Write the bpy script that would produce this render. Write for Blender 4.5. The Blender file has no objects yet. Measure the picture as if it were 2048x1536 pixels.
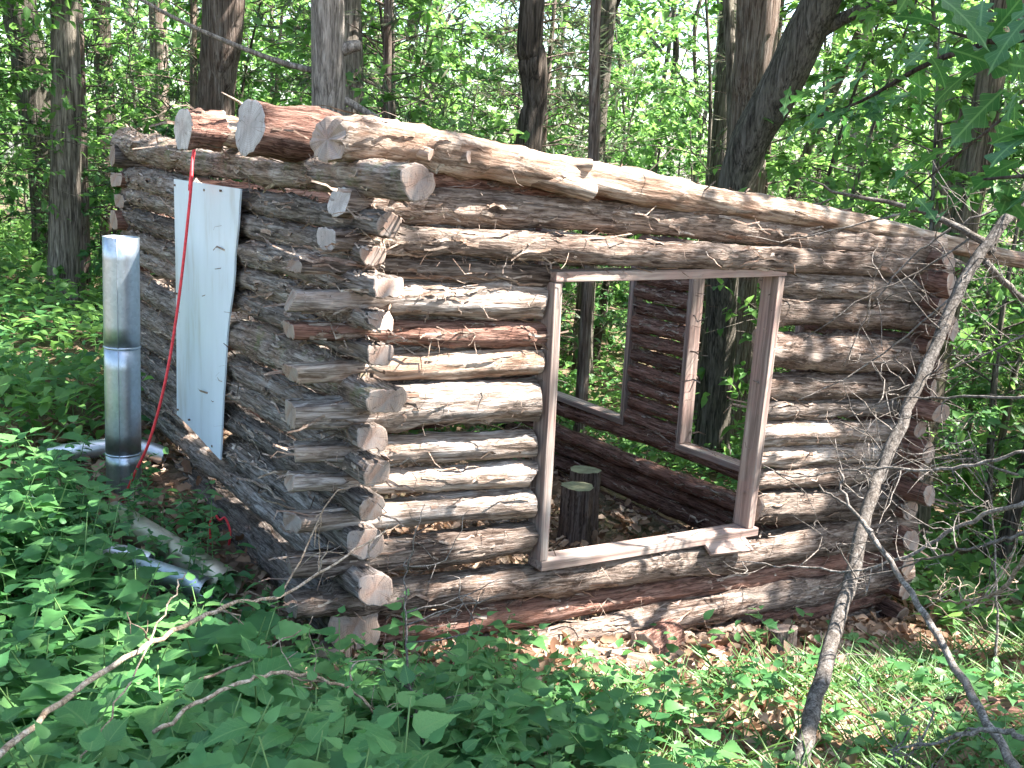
import bpy, bmesh, math, random
import numpy as np
from mathutils import Matrix, Vector
rng = np.random.default_rng(7); random.seed(7)
PI = math.pi
S = bpy.context.scene
COL = S.collection

# ------------------------------------------------------------------ camera, sky, sun, exposure
CAM = Vector((-1.8787, -3.9154, 2.0445))
cd = bpy.data.cameras.new('camera'); cam = bpy.data.objects.new('camera', cd); COL.objects.link(cam)
cd.sensor_width = 36; cd.lens = 36 * 2150 / 2048; cd.clip_start = 0.05; cd.clip_end = 600
cr, cu, cf = (Vector((0.83297586, -0.55093432, 0.0512112)), Vector((0.07211034, 0.19985708, 0.97716797)), Vector((0.54859029, 0.81026448, -0.20620419)))
cam.matrix_world = Matrix(((cr.x, cu.x, -cf.x, CAM.x), (cr.y, cu.y, -cf.y, CAM.y), (cr.z, cu.z, -cf.z, CAM.z), (0, 0, 0, 1)))
S.camera = cam
SUN = Vector((0.50, -0.31, 0.81)).normalized()          # direction towards the sun
W = bpy.data.worlds.new('World'); S.world = W; W.use_nodes = True
wn = W.node_tree; wn.nodes.clear()
sky = wn.nodes.new('ShaderNodeTexSky'); sky.sky_type = 'NISHITA'; sky.sun_disc = False
sky.sun_elevation = math.asin(SUN.z); sky.sun_rotation = math.atan2(SUN.x, SUN.y)
sky.air_density = 1.0; sky.dust_density = 1.6; sky.ozone_density = 1.0
bg = wn.nodes.new('ShaderNodeBackground'); bg.inputs[1].default_value = 0.11
wo = wn.nodes.new('ShaderNodeOutputWorld')
wn.links.new(sky.outputs[0], bg.inputs[0]); wn.links.new(bg.outputs[0], wo.inputs[0])
sd = bpy.data.lights.new('sun', 'SUN'); sd.energy = 5.0; sd.angle = math.radians(0.53); sd.color = (1, 0.96, 0.91)
sun = bpy.data.objects.new('sun', sd); COL.objects.link(sun)
sun.rotation_euler = (-SUN).to_track_quat('-Z', 'Y').to_euler(); sun.location = (20, -12, 30)
S.view_settings.view_transform = 'Standard'; S.view_settings.look = 'None'
S.view_settings.gamma = 1; S.view_settings.exposure = 2.75; S.view_settings.use_curve_mapping = False
S.cycles.use_denoising = True; S.cycles.max_bounces = 8; S.cycles.diffuse_bounces = 5
S.cycles.glossy_bounces = 3; S.cycles.transmission_bounces = 5; S.cycles.sample_clamp_indirect = 8

# ------------------------------------------------------------------ terrain height
def sm(a, b, x):
    t = np.clip((x - a) / (b - a), 0, 1); return t * t * (3 - 2 * t)
def G(x, y):
    x = np.asarray(x, float); y = np.asarray(y, float)
    z = -0.1 - np.where(x > 0, 0.165 * 9 * np.tanh(x / 9) * (1 - 0.75 * sm(5, 14, y)), 0.06 * 8 * np.tanh(x / 8))
    z = z + 0.54 * np.tanh(np.maximum(y, 0) / 4.5) * (1 - sm(0.2, 2.0, x))
    z = z + 0.60 * np.tanh(np.maximum(-y, 0) / 5)
    return z + 0.035 * np.sin(1.7 * x + .6) * np.sin(1.3 * y + 1.1) * sm(0.6, 2, np.abs(x - 1.8) + np.abs(y - 1.8) - 2.5)
def g(x, y): return float(G(x, y))

# ------------------------------------------------------------------ object helpers
def link(o, parent=None):
    COL.objects.link(o)
    if parent is not None: o.parent = parent
    return o
def tag(o, label, cat, group=None, kind=None):
    o['label'] = label; o['category'] = cat
    if group: o['group'] = group
    if kind: o['kind'] = kind
    return o
def thing(name, label, cat, loc=(0, 0, 0), group=None, rot=(0, 0, 0)):
    o = bpy.data.objects.new(name, None); o.empty_display_size = .1
    o.location = loc; o.rotation_euler = rot; link(o); return tag(o, label, cat, group)
def mesh(name, V, Q=None, T=None, mats=(), qm=None, tm=None, smooth=True, qs=None, ts=None):
    """numpy verts + quads + tris -> mesh"""
    V = np.ascontiguousarray(V, dtype=np.float32).reshape(-1, 3)
    Q = np.zeros((0, 4), int) if Q is None else np.asarray(Q, int).reshape(-1, 4)
    T = np.zeros((0, 3), int) if T is None else np.asarray(T, int).reshape(-1, 3)
    me = bpy.data.meshes.new(name)
    nq, nt = len(Q), len(T)
    me.vertices.add(len(V)); me.vertices.foreach_set('co', V.ravel())
    me.loops.add(nq * 4 + nt * 3)
    me.loops.foreach_set('vertex_index', np.concatenate([Q.ravel(), T.ravel()]).astype(np.int32))
    me.polygons.add(nq + nt)
    me.polygons.foreach_set('loop_start', np.concatenate([np.arange(nq) * 4, nq * 4 + np.arange(nt) * 3]).astype(np.int32))
    mi = np.zeros(nq + nt, np.int32)
    if qm is not None: mi[:nq] = qm
    if tm is not None: mi[nq:] = tm
    me.polygons.foreach_set('material_index', mi)
    s = np.full(nq + nt, bool(smooth))
    if qs is not None: s[:nq] = qs
    if ts is not None: s[nq:] = ts
    me.polygons.foreach_set('use_smooth', s)
    for m in mats: me.materials.append(m)
    me.update(calc_edges=True); me.validate()
    return me
def obj(name, me, parent=None, loc=(0, 0, 0)):
    o = bpy.data.objects.new(name, me); o.location = loc; return link(o, parent)

class B:
    """collects tubes, boxes and leaves into one mesh"""
    def __init__(s): s.V = []; s.Q = []; s.T = []; s.qm = []; s.tm = []; s.n = 0
    def add(s, V, Q=None, T=None, m=0):
        V = np.asarray(V, float).reshape(-1, 3)
        if Q is not None and len(Q): Q = np.asarray(Q, int); s.Q.append(Q + s.n); s.qm.append(np.full(len(Q), m))
        if T is not None and len(T): T = np.asarray(T, int); s.T.append(T + s.n); s.tm.append(np.full(len(T), m))
        s.V.append(V); s.n += len(V); return s
    def mesh(s, name, mats, smooth=True):
        c = lambda L, k: np.concatenate(L) if L else None
        return mesh(name, np.concatenate(s.V), c(s.Q, 4), c(s.T, 3), mats, c(s.qm, 1), c(s.tm, 1), smooth)

def frames(P):
    P = np.asarray(P, float); d = np.gradient(P, axis=0); d /= np.linalg.norm(d, axis=1)[:, None] + 1e-9
    up = np.array([0, 0, 1.]) if abs(d[0][2]) < .9 else np.array([1., 0, 0])
    a = np.zeros_like(P); v = np.cross(d[0], up); v /= np.linalg.norm(v)
    for i in range(len(P)):
        v = v - d[i] * (v @ d[i]); v /= np.linalg.norm(v) + 1e-9; a[i] = v
    return d, a, np.cross(d, a)
def tube(P, R, seg=8, caps=True, wob=None):
    P = np.asarray(P, float); R = np.broadcast_to(np.asarray(R, float), (len(P),)) if np.ndim(R) < 2 else R
    d, a, b = frames(P); n = len(P); th = np.arange(seg) * 2 * PI / seg
    rr = R[:, None] * np.ones(seg) if np.ndim(R) == 1 else R
    if wob is not None: rr = rr * wob
    V = P[:, None, :] + rr[..., None] * (np.cos(th)[None, :, None] * a[:, None, :] + np.sin(th)[None, :, None] * b[:, None, :])
    i = np.arange(n - 1)[:, None] * seg; j = np.arange(seg)[None, :]; k = (np.arange(seg) + 1) % seg
    Q = np.stack([i + j, i + k[None, :], i + seg + k[None, :], i + seg + j], -1).reshape(-1, 4)
    V = V.reshape(-1, 3); T = []
    if caps:
        c0 = len(V); V = np.concatenate([V, P[:1], P[-1:]])
        T = [[c0, k[q], q] for q in range(seg)] + [[c0 + 1, (n - 1) * seg + q, (n - 1) * seg + k[q]] for q in range(seg)]
    return V, Q, np.array(T, int).reshape(-1, 3)
def spline(P, n):
    """Catmull-Rom resample"""
    P = np.asarray(P, float); m = len(P)
    if m == 2: return P[0] + (P[1] - P[0]) * np.linspace(0, 1, n)[:, None]
    E = np.concatenate([[2 * P[0] - P[1]], P, [2 * P[-1] - P[-2]]])
    t = np.linspace(0, m - 1 - 1e-6, n); i = t.astype(int); u = (t - i)[:, None]
    a, b, c, d = E[i], E[i + 1], E[i + 2], E[i + 3]
    return .5 * (2 * b + (c - a) * u + (2 * a - 5 * b + 4 * c - d) * u ** 2 + (3 * b - a - 3 * c + d) * u ** 3)
def grid_noise(rows, cols, nr, nc, r):
    """smooth noise sampled on rows x cols, periodic in columns; nr, nc lattice cells"""
    nr = max(2, int(nr)); nc = max(3, int(nc)); L = r.standard_normal((nr + 1, nc))
    u = np.linspace(0, nr - 1e-6, rows); i = u.astype(int); fu = sm(0, 1, u - i)[:, None]
    v = np.arange(cols) * nc / cols; j = v.astype(int); fv = sm(0, 1, v - j)[None, :]
    a = L[i][:, j]; b = L[i][:, (j + 1) % nc]; c = L[i + 1][:, j]; d = L[i + 1][:, (j + 1) % nc]
    return (a * (1 - fv) + b * fv) * (1 - fu) + (c * (1 - fv) + d * fv) * fu

# ------------------------------------------------------------------ materials
def newmat(name):
    m = bpy.data.materials.new(name); m.use_nodes = True; nt = m.node_tree; nt.nodes.clear()
    def N(t, **kw):
        n = nt.nodes.new('ShaderNode' + t)
        for k, v in kw.items():
            if k.startswith('_'): setattr(n, k[1:], v); continue
            key = k.replace('__', ' ')
            inp = n.inputs[int(k[1:])] if k[0] == 'i' and k[1:].isdigit() else n.inputs[key]
            if hasattr(v, 'is_output') or isinstance(v, bpy.types.NodeSocket): nt.links.new(v, inp)
            else: inp.default_value = v
        return n
    return m, nt, N
def c4(c): return (c[0], c[1], c[2], 1)
def ramp(N, fac, stops):
    n = N('ValToRGB', Fac=fac); e = n.color_ramp.elements
    while len(e) < len(stops): e.new(.5)
    for q, (p, c) in zip(e, stops): q.position = p; q.color = c4(c) if not np.isscalar(c) else (c, c, c, 1)
    return n.outputs[0]
def mix(N, f, a, b, mode='MIX'):
    n = N('MixRGB', _blend_type=mode); 
    for inp, v in zip(n.inputs, (f, a, b)):
        if isinstance(v, bpy.types.NodeSocket): n.id_data.links.new(v, inp)
        else: inp.default_value = v if np.isscalar(v) else c4(v)
    return n.outputs[0]
def finish(m, nt, sh):
    o = nt.nodes.new('ShaderNodeOutputMaterial'); nt.links.new(sh, o.inputs[0]); return m

def bark(name, dark, mid, light, accent, acc, stretch=(.13, 1, 1), scale=42, bump=.7, moss=0., rough=.92, vary=.35):
    m, nt, N = newmat(name)
    tc = N('TexCoord'); oi = N('ObjectInfo')
    off = N('VectorMath', _operation='SCALE', i0=(13.1, 7.7, 5.3)); nt.links.new(oi.outputs['Random'], off.inputs['Scale'])
    co = N('VectorMath', _operation='ADD', i0=tc.outputs['Object'], i1=off.outputs[0]).outputs[0]
    sv = N('Mapping', Vector=co, Scale=stretch).outputs[0]
    fv = N('Mapping', Vector=co, Scale=tuple(s if s == 1 else s * .4 for s in stretch)).outputs[0]
    a = N('TexNoise', Vector=sv, Scale=scale, Detail=7., Roughness=.68, Distortion=.5).outputs[0]
    f = N('TexNoise', Vector=fv, Scale=scale * 3., Detail=5., Roughness=.7).outputs[0]
    p = N('TexNoise', Vector=co, Scale=4.2, Detail=4., Roughness=.6, Distortion=.6).outputs[0]
    col = ramp(N, a, [(.34, dark), (.47, mid), (.63, light)])
    col = mix(N, N('Math', _operation='MULTIPLY', i0=ramp(N, p, [(.44, 0.), (.60, 1.)]), i1=acc).outputs[0], col, accent)
    col = mix(N, .75, col, ramp(N, f, [(.34, .28), (.5, .95), (.75, 1.3)]), 'MULTIPLY')
    ck = N('TexNoise', Vector=N('Mapping', Vector=co, Scale=tuple(q if q == 1 else q * .5 for q in stretch)).outputs[0], Scale=scale * .62, Detail=4., Roughness=.55).outputs[0]
    col = mix(N, N('Math', _operation='MULTIPLY', i0=ramp(N, ck, [(.455, 0.), (.485, 1.), (.50, 1.), (.53, 0.)]), i1=.62).outputs[0], col, tuple(q * .55 for q in dark))
    if moss:
        q = N('TexNoise', Vector=co, Scale=7., Detail=5., Roughness=.7).outputs[0]
        col = mix(N, N('Math', _operation='MULTIPLY', i0=ramp(N, q, [(.52, 0.), (.68, 1.)]), i1=moss).outputs[0], col, (.10, .13, .045))
    va = N('MapRange', Value=oi.outputs['Random'], To__Min=1 - vary, To__Max=1 + vary).outputs[0]
    hs = N('HueSaturation', Color=col, Value=va).outputs[0]
    h = N('Math', _operation='MULTIPLY_ADD', i0=a, i1=1.4, i2=f).outputs[0]
    bp = N('Bump', Strength=bump, Distance=.035, Height=h).outputs[0]
    s = N('BsdfPrincipled', Roughness=rough, Normal=bp); nt.links.new(hs, s.inputs['Base Color']); s.inputs['Specular IOR Level'].default_value = .15
    return finish(m, nt, s.outputs[0])

def endgrain(name, a, b, dark, freq=260):
    m, nt, N = newmat(name)
    tc = N('TexCoord'); oi = N('ObjectInfo')
    sp = N('SeparateXYZ', Vector=tc.outputs['Object'])
    ns = N('TexNoise', Vector=tc.outputs['Object'], Scale=9., Detail=3.).outputs[0]
    y = N('Math', _operation='MULTIPLY', i0=sp.outputs[1], i1=sp.outputs[1]).outputs[0]
    r = N('Math', _operation='SQRT', i0=N('Math', _operation='MULTIPLY_ADD', i0=sp.outputs[2], i1=sp.outputs[2], i2=y).outputs[0]).outputs[0]
    r = N('Math', _operation='MULTIPLY_ADD', i0=ns, i1=.03, i2=r).outputs[0]
    w = N('Math', _operation='SINE', i0=N('Math', _operation='MULTIPLY', i0=r, i1=float(freq * 2 * PI / 2.2)).outputs[0]).outputs[0]
    col = mix(N, N('MapRange', Value=w, From__Min=-1., From__Max=1.).outputs[0], a, b)
    heart = ramp(N, r, [(.035, 1.), (.075, 0.)])
    col = mix(N, N('Math', _operation='MULTIPLY', i0=heart, i1=.55).outputs[0], col, dark)
    st = N('TexNoise', Vector=N('Mapping', Vector=tc.outputs['Object'], Scale=(1, 1, .15)).outputs[0], Scale=70., Detail=5.).outputs[0]
    col = mix(N, .6, col, ramp(N, st, [(.3, .55), (.55, 1.), (.8, 1.15)]), 'MULTIPLY')
    col = N('HueSaturation', Color=col, Value=N('MapRange', Value=oi.outputs['Random'], To__Min=.75, To__Max=1.15).outputs[0]).outputs[0]
    an = N('Math', _operation='ARCTAN2', i0=sp.outputs[2], i1=sp.outputs[1]).outputs[0]
    cv = N('CombineXYZ', X=an, Y=N('Math', _operation='MULTIPLY', i0=oi.outputs['Random'], i1=37.).outputs[0], Z=N('Math', _operation='MULTIPLY', i0=r, i1=2.).outputs[0]).outputs[0]
    cn = N('TexNoise', Vector=cv, Scale=2.6, Detail=2.).outputs[0]
    col = mix(N, N('Math', _operation='MULTIPLY', i0=ramp(N, cn, [(.485, 0.), (.497, 1.), (.503, 1.), (.515, 0.)]), i1=.75).outputs[0], col, (.09, .055, .04))
    we = N('TexNoise', Vector=tc.outputs['Object'], Scale=16., Detail=5., Roughness=.7).outputs[0]
    col = mix(N, ramp(N, we, [(.42, 0.), (.62, .6)]), col, (.27, .245, .225))
    bp = N('Bump', Strength=.5, Distance=.004, Height=st).outputs[0]
    s = N('BsdfPrincipled', Roughness=.85, Normal=bp); nt.links.new(col, s.inputs['Base Color']); s.inputs['Specular IOR Level'].default_value = .2
    return finish(m, nt, s.outputs[0])

def leafmat(name, a, b, c, trans, tf=.42, gloss=.35, rough=.45, veins=False):
    """a, b, c: the range of leaf colours; trans: colour of the light coming through"""
    m, nt, N = newmat(name)
    ge = N('NewGeometry'); oi = N('ObjectInfo')
    r = N('Math', _operation='FRACT', i0=N('Math', _operation='ADD', i0=ge.outputs['Random Per Island'], i1=oi.outputs['Random']).outputs[0]).outputs[0]
    col = ramp(N, r, [(.0, a), (.5, b), (1., c)])
    n = N('TexNoise', Vector=N('TexCoord').outputs['Object'], Scale=35., Detail=3.).outputs[0]
    col = mix(N, .5, col, ramp(N, n, [(.3, .7), (.7, 1.2)]), 'MULTIPLY')
    if veins:                                           # midrib and side veins in the leaf's own frame
        sp = N('SeparateXYZ', Vector=N('TexCoord').outputs['Object']); ax = N('Math', _operation='ABSOLUTE', i0=sp.outputs[0]).outputs[0]
        ph = N('Math', _operation='MULTIPLY_ADD', i0=ax, i1=-1.1, i2=sp.outputs[1]).outputs[0]
        w = N('Math', _operation='SINE', i0=N('Math', _operation='MULTIPLY', i0=ph, i1=52.).outputs[0]).outputs[0]
        rib = N('Math', _operation='MAXIMUM', i0=ramp(N, w, [(.90, 0.), (1., .45)]), i1=ramp(N, ax, [(.008, .8), (.02, 0.)])).outputs[0]
        col = mix(N, rib, col, (.16, .30, .10))
    tcol = mix(N, .55, trans, col)
    bp = N('Bump', Strength=.25, Distance=.004, Height=n).outputs[0]
    s = N('BsdfPrincipled', Roughness=rough, Normal=bp); nt.links.new(col, s.inputs['Base Color']); s.inputs['Specular IOR Level'].default_value = gloss
    t = N('BsdfTranslucent', Color=tcol)
    mx = N('MixShader', Fac=tf, i1=s.outputs[0], i2=t.outputs[0])
    return finish(m, nt, mx.outputs[0])

def plain(name, col, rough=.6, metal=0., noise=None, bump=0., spec=.4):
    m, nt, N = newmat(name)
    s = N('BsdfPrincipled', Roughness=rough, Metallic=metal); s.inputs['Specular IOR Level'].default_value = spec
    if noise:
        sc, lo, hi = noise
        n = N('TexNoise', Vector=N('TexCoord').outputs['Object'], Scale=sc, Detail=6., Roughness=.65).outputs[0]
        nt.links.new(mix(N, 1., col, ramp(N, n, [(.3, lo), (.7, hi)]), 'MULTIPLY'), s.inputs['Base Color'])
        if bump: nt.links.new(N('Bump', Strength=bump, Distance=.01, Height=n).outputs[0], s.inputs['Normal'])
    else: s.inputs['Base Color'].default_value = c4(col)
    return finish(m, nt, s.outputs[0])

M = {}
M['bark_tan'] = bark('bark_tan', (.05, .03, .022), (.175, .122, .094), (.375, .305, .26), (.42, .335, .275), .5)
M['bark_grey'] = bark('bark_grey', (.05, .038, .031), (.20, .162, .138), (.39, .345, .31), (.24, .172, .132), .55)
M['bark_red'] = bark('bark_red', (.055, .026, .019), (.205, .108, .08), (.36, .225, .178), (.26, .13, .094), .65)
M['peeled'] = bark('peeled', (.12, .072, .047), (.33, .25, .19), (.52, .44, .37), (.26, .15, .10), .65, scale=26, bump=.45, vary=.12)
M['silver'] = bark('silver_wood', (.10, .07, .052), (.31, .25, .21), (.51, .455, .415), (.34, .24, .18), .55, scale=30, bump=.5, vary=.15)
M['moss_bark'] = bark('mossy_bark', (.045, .033, .026), (.185, .142, .116), (.37, .315, .275), (.23, .15, .105), .6, moss=.5)
M['end'] = endgrain('end_grain', (.30, .215, .165), (.36, .265, .21), (.25, .145, .105))
M['end_pale'] = endgrain('pale_end_grain', (.42, .375, .345), (.49, .445, .415), (.36, .29, .255))
M['shred'] = bark('shreds', (.10, .065, .045), (.26, .19, .145), (.46, .39, .33), (.18, .10, .07), .6, scale=60, bump=.2)
M['board'] = bark('weathered_board', (.23, .17, .145), (.33, .25, .21), (.44, .365, .315), (.36, .225, .19), .6, stretch=(.05, 1, 1), scale=22, bump=.18, vary=.1)
M['oak'] = bark('oak_bark', (.035, .028, .022), (.16, .135, .11), (.31, .27, .225), (.20, .18, .135), .5, stretch=(1, 1, .12), scale=24, bump=1.)
M['oak_dark'] = bark('dark_bark', (.025, .02, .016), (.09, .07, .055), (.19, .155, .13), (.12, .09, .07), .5, stretch=(1, 1, .10), scale=22, bump=1.)
M['pale_bark'] = bark('pale_bark', (.12, .10, .085), (.30, .26, .225), (.44, .39, .345), (.26, .22, .19), .4, stretch=(1, 1, .14), scale=34, bump=.8, vary=.1)
M['cedar'] = bark('cedar_bark', (.06, .038, .028), (.185, .14, .115), (.33, .275, .235), (.21, .135, .10), .4, stretch=(1, 1, .08), scale=34, bump=.8)
M['moss_oak'] = bark('mossy_oak_bark', (.05, .042, .03), (.19, .155, .115), (.33, .28, .21), (.22, .19, .12), .5, stretch=(1, 1, .12), scale=24, bump=1., moss=.7)
M['twig'] = bark('twig_bark', (.06, .05, .042), (.155, .135, .118), (.29, .26, .235), (.19, .15, .12), .5, scale=40, bump=.4, stretch=(1, 1, 1))
M['twig_tan'] = bark('tan_twig', (.16, .11, .075), (.34, .26, .19), (.50, .42, .34), (.28, .19, .12), .5, scale=40, bump=.4, stretch=(1, 1, 1))
M['herb'] = leafmat('herb_leaf', (.034, .115, .042), (.08, .215, .066), (.14, .30, .10), (.21, .49, .14), tf=.42, veins=True)
M['herb_lo'] = leafmat('undergrowth_leaf', (.034, .115, .040), (.075, .205, .062), (.14, .295, .095), (.21, .49, .13), tf=.42)
M['grass'] = leafmat('grass_blade', (.05, .13, .03), (.09, .20, .045), (.16, .25, .07), (.28, .46, .08), tf=.42)
M['leaf_can'] = leafmat('canopy_leaf', (.035, .10, .025), (.05, .14, .03), (.08, .19, .04), (.22, .46, .06), tf=.45)
M['leaf_sap'] = leafmat('sapling_leaf', (.055, .145, .037), (.09, .205, .053), (.14, .27, .075), (.36, .64, .14), tf=.54)
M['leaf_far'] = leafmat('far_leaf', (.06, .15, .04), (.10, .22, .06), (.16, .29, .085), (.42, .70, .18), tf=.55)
M['leaf_sap2'] = leafmat('shrub_leaf', (.04, .11, .04), (.06, .15, .052), (.095, .20, .07), (.24, .50, .13), tf=.45)
M['leaf_oak'] = leafmat('oak_leaf', (.025, .085, .03), (.035, .11, .035), (.05, .14, .04), (.10, .34, .05), tf=.38, gloss=.5, veins=True)
M['leaf_ced'] = leafmat('cedar_spray', (.05, .075, .04), (.08, .11, .06), (.14, .13, .085), (.16, .22, .09), tf=.25, gloss=.15)
M['litter'] = leafmat('dead_leaf', (.16, .085, .05), (.30, .19, .12), (.46, .34, .25), (.38, .20, .10), tf=.18, gloss=.2, rough=.7)
M['stem'] = plain('herb_stem', (.11, .20, .06), .6)

def soil():
    m, nt, N = newmat('forest_soil'); co = N('TexCoord').outputs['Object']
    a = N('TexNoise', Vector=co, Scale=14., Detail=9., Roughness=.7).outputs[0]
    v = N('TexVoronoi', Vector=co, Scale=26.); p = N('TexNoise', Vector=co, Scale=1.1, Detail=4.).outputs[0]
    col = ramp(N, a, [(.3, (.035, .024, .017)), (.5, (.11, .075, .052)), (.7, (.22, .16, .115))])
    col = mix(N, .5, col, mix(N, v.outputs['Color'], (.10, .06, .04), (.30, .20, .14)))
    col = mix(N, ramp(N, p, [(.45, 0.), (.62, .5)]), col, (.05, .075, .025))
    bp = N('Bump', Strength=.9, Distance=.04, Height=mix(N, .5, a, v.outputs['Distance'])).outputs[0]
    s = N('BsdfPrincipled', Roughness=.95, Normal=bp); nt.links.new(col, s.inputs['Base Color']); s.inputs['Specular IOR Level'].default_value = .1
    return finish(m, nt, s.outputs[0])
M['soil'] = soil()
def panelmat():
    m, nt, N = newmat('white_sheet'); co = N('TexCoord').outputs['Object']
    n = N('TexNoise', Vector=N('Mapping', Vector=co, Scale=(1, 1, .22)).outputs[0], Scale=7., Detail=5., Roughness=.6).outputs[0]
    k = N('TexNoise', Vector=N('Mapping', Vector=co, Scale=(1, 1, .35)).outputs[0], Scale=45., Detail=3.).outputs[0]
    col = ramp(N, n, [(.30, (.50, .51, .50)), (.46, (.60, .65, .69)), (.7, (.65, .70, .75))])
    col = mix(N, ramp(N, k, [(.70, 0.), (.78, .35)]), col, (.35, .33, .30))
    s = N('BsdfPrincipled', Roughness=.45); nt.links.new(col, s.inputs['Base Color'])
    return finish(m, nt, s.outputs[0])
M['panel'] = panelmat()
def zinc():
    m, nt, N = newmat('galvanised_steel'); co = N('TexCoord').outputs['Object']
    v = N('TexVoronoi', Vector=co, Scale=60.); n = N('TexNoise', Vector=co, Scale=5., Detail=5.).outputs[0]
    col = mix(N, .12, (.40, .44, .48), N('RGBToBW', Color=v.outputs['Color']).outputs[0], 'OVERLAY')
    col = mix(N, ramp(N, n, [(.5, 0.), (.75, .55)]), col, (.30, .33, .36))
    s = N('BsdfPrincipled', Metallic=1.); nt.links.new(col, s.inputs['Base Color'])
    nt.links.new(ramp(N, n, [(.35, .36), (.7, .50)]), s.inputs['Roughness'])
    return finish(m, nt, s.outputs[0])
M['zinc'] = zinc()
M['foil'] = plain('duct_foil', (.72, .72, .74), .42, .85, (9., .7, 1.05))
M['brass'] = plain('stained_steel', (.52, .47, .36), .45, .8, (6., .5, 1.1))
M['rope'] = plain('red_rope', (.75, .05, .06), .6, 0, (60., .6, 1.2))
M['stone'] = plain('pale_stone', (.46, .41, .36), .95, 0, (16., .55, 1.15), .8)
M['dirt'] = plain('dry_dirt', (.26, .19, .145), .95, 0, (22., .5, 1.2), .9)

# ------------------------------------------------------------------ ground
def ground():
    a = np.linspace(-1, 1, 261); ax = 90 * np.sign(a) * (np.abs(a) * .045 + np.abs(a) ** 3.2 * .955)
    X, Y = np.meshgrid(ax + .8, ax + .6, indexing='ij'); Z = G(X, Y)
    Z += .02 * rng.standard_normal(Z.shape) * (np.hypot(X, Y) < 12)
    n = len(ax); V = np.stack([X, Y, Z], -1).reshape(-1, 3)
    i = np.arange(n - 1)[:, None] * n + np.arange(n - 1)[None, :]
    Q = np.stack([i, i + n, i + n + 1, i + 1], -1).reshape(-1, 4)
    o = obj('ground', mesh('ground', V, Q, mats=[M['soil']])); o['kind'] = 'structure'; o['label'] = 'brown forest floor sloping down past the cabin'
ground()

# ------------------------------------------------------------------ logs
def basis(p0, p1, up=(0, 0, 1)):
    x = (Vector(p1) - Vector(p0)).normalized(); y = Vector(up).cross(x).normalized(); z = x.cross(y)
    return Matrix((x, y, z)).transposed()
def ribbons(B_, base, dirs, nrm, length, width, curl, r):
    """curling bark strips: N of them"""
    N_ = len(base); k = 5; t = np.linspace(0, 1, k)
    side = np.cross(dirs, nrm); side /= np.linalg.norm(side, axis=1)[:, None] + 1e-9
    P = base[:, None] + dirs[:, None] * (t[None, :, None] * length[:, None, None]) + nrm[:, None] * ((t ** 1.6)[None, :, None] * (curl * length)[:, None, None])
    P += .12 * length[:, None, None] * (r.standard_normal((N_, k, 3)) * (t * .7)[None, :, None])
    w = (width[:, None] * (1 - .55 * t[None, :]))[..., None] * .5
    V = np.stack([P - side[:, None] * w, P + side[:, None] * w], 2).reshape(-1, 3)
    q = np.array([[2 * i, 2 * i + 1, 2 * i + 3, 2 * i + 2] for i in range(k - 1)])
    B_.add(V, (q[None] + (np.arange(N_) * 2 * k)[:, None, None]).reshape(-1, 4))

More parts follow.
